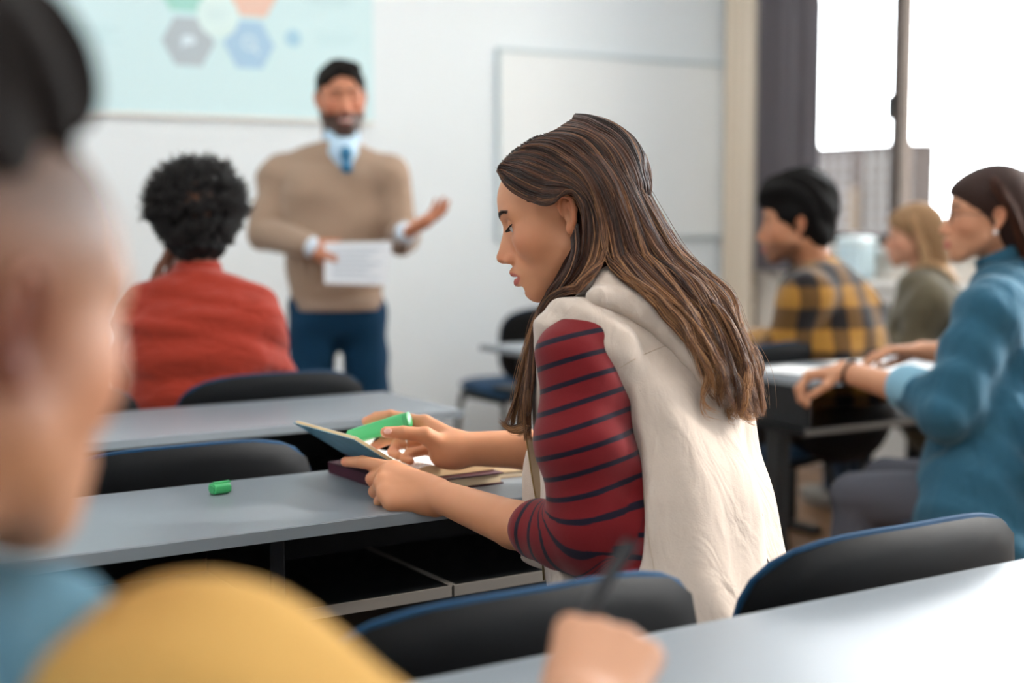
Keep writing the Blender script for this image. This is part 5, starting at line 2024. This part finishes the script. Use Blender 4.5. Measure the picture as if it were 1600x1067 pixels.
    for y in (-1, 1):
        c = L(.100, y * .031, .010)
        ring = [c + .021 * math.cos(q) * A[1] + .018 * math.sin(q) * A[2] - off for q in np.linspace(0, 2 * math.pi, 25)]
        MB().tube(ring, .0013, 6, False).build('glasses_rim', gm, T, True)
        MB().tube([L(.100, y * .052, .013) - off, L(.06, y * .073, .016) - off, L(.0, y * .078, .018) - off], .0013, 6).build('glasses_temple', gm, T, True)
    MB().tube([L(.101, -.011, .014) - off, L(.105, 0, .016) - off, L(.101, .011, .014) - off], .0012, 6).build('glasses_bridge', gm, T, True)
    Er = Body()
    Er.ell(L(.000, .079, -.026), .0065, None, 0)
    skin('earring', *Er.mesh(.002), mat('pearl', '#f0e6e0', .2, .5), T)
    dv = nrm(wrL - W(1410, 608, d - .06))
    a1 = nrm(np.cross(dv, ZV)); b1 = np.cross(dv, a1)
    c = wrL - dv * .02
    MB().tube([c + .0315 * (math.cos(q) * a1 + math.sin(q) * b1) - off for q in np.linspace(0, 2 * math.pi, 25)], .0042, 8, False).build('bracelet', mat('bracelet_dark', '#2a1b16', .5), T, True)
    hipz = vec((hip[0], hip[1], .48))
    hips = [W(1505, 800, d - .14), W(1560, 790, d)]
    hips = [vec((h_[0], h_[1], .49)) for h_ in hips]
    knees = [W(1338, 790, d - .02), W(1385, 770, d + .2)]
    knees = [vec((k_[0], k_[1], .48)) for k_ in knees]
    ank = [vec((k_[0] + .02, k_[1] + .02, .09)) for k_ in knees]
    legs(T, hips, knees, ank, mat('trousers_grey', '#4f5058', .9, .15), mat('shoe_beige', '#9c8c78', .6), r=(.078, .064, .05), seatc=(hipz, hipz + .03 * ZV), side=l_, toe=f_, sw=(.15, .11))


def writing_man():
    T = person('out of focus man in yellow shirt at the left edge, writing', (.16, .5, 0))
    d = .70
    a = -31
    f_, l_ = ground_dir(a), ground_dir(a + 90)
    A = head_frame(a, 8, 0)
    s = 1.06
    ear = W(46, 538, .655)
    O = ear + A[1] * .078 * s
    sk = '#b98768'
    neck = O + s * (-.045 * A[0] - .14 * A[2])
    sh = neck + vec((0, 0, -.115)) - .02 * f_
    chest = sh + vec((0, 0, -.16)) - .015 * f_
    hip = vec((chest[0] - .02, chest[1] - .22, .55)) - .0 * f_
    waist = (chest + hip) / 2
    shR = W(300, 1165, .73)
    shL = sh + l_ * .17
    hand = W(925, 1032, 1.06)
    elR = vec((.42, .62, .80))
    wrR = hand - nrm(hand - elR) * .085
    elL = vec((-.05, .86, .80)); wrL = vec((.12, 1.0, .775))
    H = Body()
    L = head_shape(H, O, A, s, male=True, neck=neck, neck_r=.058)
    hv, hq = H.mesh(.003)
    G = Body()
    G.chain([elR, wrR], [.045, .03], .02)
    # fist closed around the pen
    fw = nrm(R_ * .25 + FH * .8 + U_ * .35)
    hand_shape(G, wrR, fw, nrm(-U_ * .8 + FH * .4 - R_ * .3), -1, (.75, .85, .95, 1.0), 1.0, .95, .03)
    G.chain([elL, wrL], [.045, .03], .0)
    hand_shape(G, wrL, vec((.9, .3, -.05)), -ZV, 1, (.2, .2, .25, .3))
    gv, gq = G.mesh(.0028)
    K = Body()
    trunk(K, [hip, waist, chest, sh], l_, [(.15, .11), (.14, .105), (.15, .11), (.13, .07)])
    K.cap(sh, neck, .065, .055, .03)
    kv, kq = K.mesh(.018)
    V, Q = join([(hv, hq), (gv, gq), (kv, kq)])
    col = head_tint(V, O, A, sk, s, lip='#a9625a', brow='#2a1b14', blush=.5)
    # close-cropped sides
    q = (V - O) @ A.T / s
    w = (np.clip((q[:, 2] - .005) / .06, 0, 1) * np.clip((.085 - q[:, 0]) / .03, 0, 1) * .85)[:, None]
    w[len(hv):] = 0
    col = col * (1 - w) + np.array(hx('#2c1d17')[:3]) * w
    col[len(hv):] = np.array(hx(sk)[:3])
    we = np.exp(-((V - ear) ** 2).sum(1) / .036 ** 2)[:, None] * .96  # red ear, with the shadow on it painted into the skin colour
    col = col * (1 - we) + np.array(hx('#520a04')[:3]) * we
    skin('body', V, Q, SKIN2, T, col)
    Hb = Body()
    e = lambda c, r, k=.01, mode='u': Hb.ell(L(*c), np.array(r) * s, A, k, mode)
    e((-.030, 0, .095), (.092, .072, .080))
    e((.010, -.0, .125), (.062, .056, .050), .03)
    e((.045, .0, .140), (.026, .04, .026), .02)
    Hb.half(L(0, 0, .062), -A[2] - .1 * A[0], .02)
    Hb.disp = folds((.7, .2, .5), 130, .004, (1, 0, 0), 60, .8)
    skin('hair', *Hb.mesh(.004), mat('hair_dark_brown', '#0e0705', .8, .15, bump=.8, bscale=90), T)
    S = Body()
    trunk(S, [hip, waist, chest, sh], l_, [(.17, .13), (.165, .125), (.175, .13), (.145, .085)], n=2.3)
    S.cap(sh, shL, .075, .068, .05)
    S.cap(sh + .03 * f_ - .03 * ZV, shR, .066, .074, .05)
    S.chain([shR, elR, wrR - nrm(wrR - elR) * .05], [.078, .064, .045], .03)
    S.chain([shL, elL, wrL - nrm(wrL - elL) * .05], [.074, .064, .045], .03)
    S.disp = folds((.3, .2, .6), 30, .005, (1, 0, .4), 14, .2, (.5, .5, .4), 55, .35)
    skin('yellow_shirt', *S.mesh(.005), mat('shirt_yellow', '#c49a58', .9, .15, bump=.2, bscale=300), T)
    Cc = Body()
    Cc.cap(neck - .085 * ZV - .01 * l_, neck - .015 * ZV + .01 * f_, .108, .074, 0)
    Cc.cap(neck - .02 * ZV, neck + .08 * ZV, .058, .075, .004, 's')
    skin('blue_collar', *Cc.mesh(.004), mat('collar_light_blue', '#7fa9c0', .85, .2), T)
    Bl = Body()
    Bl.chain([W(-80, 1010, .74), W(50, 1050, .735), W(90, 1180, .73)], [.05, .056, .06], 0)
    Bl.disp = folds((.3, .2, .6), 60, .003, (1, 0, .4), 14, .2)
    skin('blue_hood', *Bl.mesh(.005), mat('hood_light_blue', '#5f8598', .9, .15), T)
    hips = [vec((hip[0] - .08, hip[1], .54)), vec((hip[0] + .08, hip[1], .54))]
    knees = [h_ + vec((.03, .42, -.03)) for h_ in hips]
    ank = [k_ * np.array([1, 1, 0]) + vec((0, -.03, .09)) for k_ in knees]
    legs(T, hips, knees, ank, mat('trousers_blue', '#2a3648', .85, .2), mat('shoe_dark2', '#26221f', .6), seatc=(vec((hip[0], hip[1], .53)), hip), side=l_)
    # the pen in his hand
    p0, p1 = W(985, 848, 1.10), W(912, 965, 1.075)
    p2 = p1 + (p1 - p0) * .35
    P = empty('pen', p1)
    tag(P, 'slim black pen held upright in the writing hand', 'pen')
    o_ = np.array(P.location)
    MB().tube([p0 - o_, p1 - o_], .0056, 12).build('barrel', mat('pen_black', '#10131a', .35), P, True)
    MB().tube([p1 - o_, p2 - o_], [.0056, .0014], 12).build('tip', mat('pen_tip', '#33363c', .3, metal=.6), P, True)
    MB().tube([p0 - o_ + (.0066 * R_), p0 + (p1 - p0) * .3 - o_ + (.0066 * R_)], .0012, 6).build('clip', mat('pen_clip', '#3a3f47', .3, metal=.8), P, True)


teacher()
red_woman()
plaid_man()
blonde_woman()
denim_woman()
writing_man()


# ================================================================== things on the desks
def loft(secs, n=20, e=3.0):
    """secs: (centre, half-width vector, half-height vector) along a body; super-ellipse sections, closed ends"""
    v, f = [], []
    for c, a, b in secs:
        for k in range(n):
            t = 2 * math.pi * k / n
            cs, sn = math.cos(t), math.sin(t)
            x = math.copysign(abs(cs) ** (2 / e), cs)
            y = math.copysign(abs(sn) ** (2 / e), sn)
            v.append(vec(c) + vec(a) * x + vec(b) * y)
    for i in range(len(secs) - 1):
        for k in range(n):
            f.append((i * n + k, i * n + (k + 1) % n, (i + 1) * n + (k + 1) % n, (i + 1) * n + k))
    f.append(tuple(reversed(range(n))))
    f.append(tuple(range((len(secs) - 1) * n, len(secs) * n)))
    return MB().add(v, f)


green = mat('marker_green', '#3fae68', .35, .5)
green2 = mat('marker_green_dark', '#2f9a58', .4, .5)


def highlighter():
    a, b = W(546, 684, 2.366), W(640, 655, 2.310)
    ax = nrm(b - a)
    up = nrm(U_ - ax * (U_ @ ax))
    th = np.cross(ax, up)
    o = empty('highlighter', a)
    tag(o, 'open green highlighter held in her right hand', 'highlighter')
    L = np.linalg.norm(b - a)
    s = lambda t, w, h: (ax * t, up * w, th * h)
    loft([s(.0, .0098, .0075), s(.003, .0125, .0085), s(L * .5, .0130, .0088), s(L - .010, .0132, .0088), s(L - .009, .0124, .0082)], 24, 3.2).build('barrel', green, o, True)
    loft([s(L - .009, .0128, .0085), s(L - .001, .0124, .0082), s(L, .0112, .0070)], 24, 3.2).build('end_plug', green2, o, True)
    loft([s(-.012, .0046, .0042), s(-.006, .0056, .0050), s(-.003, .0088, .0066), s(.0015, .0096, .0072)], 20, 2.6).build('collar', green, o, True)
    loft([s(-.0225, .0012, .0020), s(-.019, .0028, .0024), s(-.012, .0032, .0028)], 12, 3).build('nib', green2, o, True)


def marker_cap():
    o = empty('marker_lid', (.6995, 2.032, .74))
    c = C_ + (lambda r: r * ((.74 - CAM_H) / r[2]))(W(344, 771, 1) - C_)
    o.location = c
    tag(o, 'small green highlighter lid lying alone on the grey desk', 'marker lid')
    o.rotation_euler = (0, 0, math.radians(8))
    Y, Z = vec((0, 1, 0)), ZV
    s = lambda t, w, h: (vec((t, 0, .0088)), Y * w, Z * h)
    loft([s(-.0145, .0108, .0072), s(-.0135, .0124, .0084), s(.010, .0122, .0084), s(.0145, .0105, .0074)], 24, 3.0).build('cap_body', green, o, True)
    loft([s(-.0158, .0088, .0055), s(-.0140, .0092, .0058)], 20, 2.4).build('cap_end', green2, o, True)
    MB().box((-.012, -.0045, .0168), (.018, .0045, .0192), .001).build('clip', green, o, True)


def books():
    # closed maroon hardback lying on the desk
    o = empty('hardback_book', (1.13, 2.09, DZ))
    o.rotation_euler = (0, 0, math.radians(1))
    tag(o, 'maroon hardback book lying under the open notebook', 'book')
    mar = mat('cover_maroon', '#431626', .5, .35, bump=.1)
    MB().box((-.098, -.125, .0), (.10, .125, .0025), .0008).build('cover', mar, o)
    MB().box((-.098, -.125, .0165), (.10, .125, .019), .0008).build('cover', mar, o)
    MB().box((-.0985, -.125, .0), (-.094, .125, .019), .001).build('spine', mar, o)
    MB().box((-.094, -.121, .0026), (.096, .121, .0164)).build('page_block', mat('pages_cream', '#d9c8a8', .8), o)
    # open paperback on top: right half flat, left half lifted by her thumb
    z0 = DZ + .0205
    o = empty('open_book', (1.07, 2.09, z0))
    o.rotation_euler = (0, 0, math.radians(2))
    tag(o, 'open book with lifted blue cover under her hands', 'book')
    pg = mat('page_white', '#efece4', .8, .2)
    ed = mat('page_edges', '#d8bd94', .85, .1, bump=.4, bscale=800)
    cvm = mat('cover_blue_print', '#5f8fa3', .45, .4, var=.45, vscale=28)
    # right-hand leaves: a soft slab that curves up to the spine
    n = 14
    v, f = [], []
    w, dep = .155, .105
    for i in range(n + 1):
        t = i / n
        x = t * w
        zt = .013 * (1 - t) ** .5 * .0 + .0115 + .010 * math.sin(min(1, t * 2.4) * math.pi) * (1 - t) - .004 * t
        for y in (-dep, dep):
            v += [(x, y, .0), (x, y, zt)]
    for i in range(n):
        b = i * 4
        f += [(b, b + 4, b + 5, b + 1), (b + 2, b + 3, b + 7, b + 6), (b + 1, b + 5, b + 7, b + 3), (b, b + 2, b + 6, b + 4)]
    f += [(0, 1, 3, 2), (n * 4, n * 4 + 2, n * 4 + 3, n * 4 + 1)]
    MB().add(v, f).build('page_block', ed, o)
    # top sheet with print lines
    v, f = [], []
    for i in range(n + 1):
        t = i / n
        zt = .0121 + .010 * math.sin(min(1, t * 2.4) * math.pi) * (1 - t) - .004 * t
        v += [(t * (w - .001), -dep + .001, zt), (t * (w - .001), dep - .001, zt)]
    for i in range(n):
        f.append((i * 2, i * 2 + 2, i * 2 + 3, i * 2 + 1))
    pgm = mat('page_printed', '#f0eee8', .8, .2)
    nt = pgm.node_tree
    tc = nt.nodes.new('ShaderNodeTexCoord')
    sp = nt.nodes.new('ShaderNodeSeparateXYZ')
    nt.links.new(tc.outputs['Object'], sp.inputs[0])
    mu = nt.nodes.new('ShaderNodeMath'); mu.operation = 'MULTIPLY'; mu.inputs[1].default_value = 130
    fr_ = nt.nodes.new('ShaderNodeMath'); fr_.operation = 'FRACT'
    gt = nt.nodes.new('ShaderNodeMath'); gt.operation = 'GREATER_THAN'; gt.inputs[1].default_value = .62
    nz = nt.nodes.new('ShaderNodeTexNoise'); nz.inputs['Scale'].default_value = 260
    g2 = nt.nodes.new('ShaderNodeMath'); g2.operation = 'GREATER_THAN'; g2.inputs[1].default_value = .47
    mm = nt.nodes.new('ShaderNodeMath'); mm.operation = 'MULTIPLY'
    mx = nt.nodes.new('ShaderNodeMix'); mx.data_type = 'RGBA'
    mx.inputs[6].default_value = hx('#f0eee8'); mx.inputs[7].default_value = hx('#9aa0ab')
    nt.links.new(sp.outputs['Y'], mu.inputs[0]); nt.links.new(mu.outputs[0], fr_.inputs[0]); nt.links.new(fr_.outputs[0], gt.inputs[0])
    nt.links.new(tc.outputs['Object'], nz.inputs['Vector']); nt.links.new(nz.outputs['Fac'], g2.inputs[0])
    nt.links.new(gt.outputs[0], mm.inputs[0]); nt.links.new(g2.outputs[0], mm.inputs[1])
    nt.links.new(mm.outputs[0], mx.inputs[0]); nt.links.new(mx.outputs[2], nt.nodes['Principled BSDF'].inputs['Base Color'])
    MB().add(v, f).build('open_page', pgm, o)
    # lifted left half
    ang = math.radians(33)
    ux, uz = -math.cos(ang), math.sin(ang)
    nx, nz_ = -math.sin(ang), -math.cos(ang)            # outward (under) side
    def lift(name, t0, t1, h0, h1, m_, y0=-dep, y1=dep):
        pts = []
        for t in (t0, t1):
            for h in (h0, h1):
                pts.append((t * ux + h * nx, .006 + t * uz + h * nz_))
        p = [pts[0], pts[2], pts[3], pts[1]]
        return MB().prism(p, 1, y0, y1).build(name, m_, o)
    lift('lifted_leaves', .0, .126, -.004, .0012, ed)
    lift('lifted_page', .001, .125, -.0046, -.0041, pg)
    cv = lift('lifted_cover', -.002, .129, .0013, .0024, cvm, -dep - .002, dep + .002)
    # curled second leaf standing behind the nib
    v, f = [], []
    for i in range(13):
        t = i / 12
        x = .012 + .085 * t
        z = .014 + .040 * math.sin(t * math.pi) ** .8
        for y, dz in ((dep - .03, 0), (dep - .002, .004)):
            v += [(x, y, z + dz), (x, y, z + dz + .0006)]
    for i in range(12):
        b = i * 4
        f += [(b, b + 4, b + 5, b + 1), (b + 2, b + 3, b + 7, b + 6), (b + 1, b + 5, b + 7, b + 3), (b, b + 2, b + 6, b + 4)]
    MB().add(v, f).build('curled_page', pg, o)
    # tan notebook farther along
    o = empty('notebook', (1.345, 2.10, DZ))
    o.rotation_euler = (0, 0, math.radians(-4))
    tag(o, 'thin tan notebook lying beneath her right forearm', 'notebook')
    MB().box((-.09, -.10, 0), (.10, .11, .0015), .0005).build('cover', mat('notebook_kraft', '#a38a68', .7), o)
    MB().box((-.088, -.098, .0016), (.098, .108, .009)).build('page_block', mat('notebook_pages', '#cdbfa6', .8), o)
    MB().box((-.09, -.10, .0091), (.10, .11, .0106), .0005).build('cover', mat('notebook_kraft2', '#9c8361', .7), o)


def desk_papers():
    def sheet(name, x, y, rz, w, h, label, m_, z=DZ, th=.0012, cat='paper'):
        o = empty(name, (x, y, z))
        o.rotation_euler = (0, 0, math.radians(rz))
        tag(o, label, cat)
        MB().box((-w / 2, -h / 2, 0), (w / 2, h / 2, th)).build('sheet', m_, o)
        ln = M['print_line']
        for k in range(6):
            MB().box((-w * .4, h * (.34 - .11 * k), th), (w * (.4 - .08 * (k % 3)), h * (.34 - .11 * k) + .004, th + .0003)).build('print_line', ln, o)
        return o
    M['print_line'] = mat('print_pale', '#b9c2cb', .8, .1)
    sheet('paper_sheet', 2.83, 2.93, 12, .16, .21, 'white paper at the corner of the desk beside the resting fist', M['paper'])
    sheet('paper_sheet', 3.12, 2.92, -6, .21, .25, 'white papers under the hands of the woman in denim', M['paper'])
    # spiral notebook in front of the writing hand
    o = empty('spiral_notebook', (.63, .92, DZ + .0008))
    o.rotation_euler = (0, 0, math.radians(8))
    tag(o, 'white spiral notebook under the writing hand on the near desk', 'notebook')
    MB().box((-.13, -.105, 0), (.12, .105, .006), .001).build('page_block', M['paper'], o)
    MB().box((-.132, -.107, -.0), (.122, .107, .0012)).build('back_cover', mat('notebook_blue', '#3d6480', .5), o)
    for k in range(14):
        y = -.095 + k * .0146
        MB().tube([(.118 + .007 * math.cos(q), y, .006 + .007 * math.sin(q)) for q in np.linspace(0, 2 * math.pi, 11)], .0011, 5, False).build('wire_loop', M['metal'], o, True)
    # white mug near the blonde woman
    c = W(1398, 527, 4.62)
    o = empty('mug', (c[0], c[1], DZ))
    o.location = (3.62, 3.84, DZ)
    tag(o, 'white mug on the far desk in front of the blonde woman', 'mug')
    v, f = [], []
    prof = [(.030, 0), (.036, .004), (.038, .085), (.035, .085), (.033, .008), (.001, .008)]
    n = 20
    for r, z in prof:
        for k in range(n):
            v.append((r * math.cos(2 * math.pi * k / n), r * math.sin(2 * math.pi * k / n), z))
    for i in range(len(prof) - 1):
        for k in range(n):
            f.append((i * n + k, i * n + (k + 1) % n, (i + 1) * n + (k + 1) % n, (i + 1) * n + k))
    f.append(tuple(range(n)))
    MB().add(v, f).build('cup', M['white'], o, True)
    MB().tube([(.037 + .022 * math.sin(q), 0, .045 + .026 * math.cos(q)) for q in np.linspace(.2, math.pi - .2, 9)], .005, 8).build('handle', M['white'], o, True)


highlighter()
marker_cap()
books()
desk_papers()
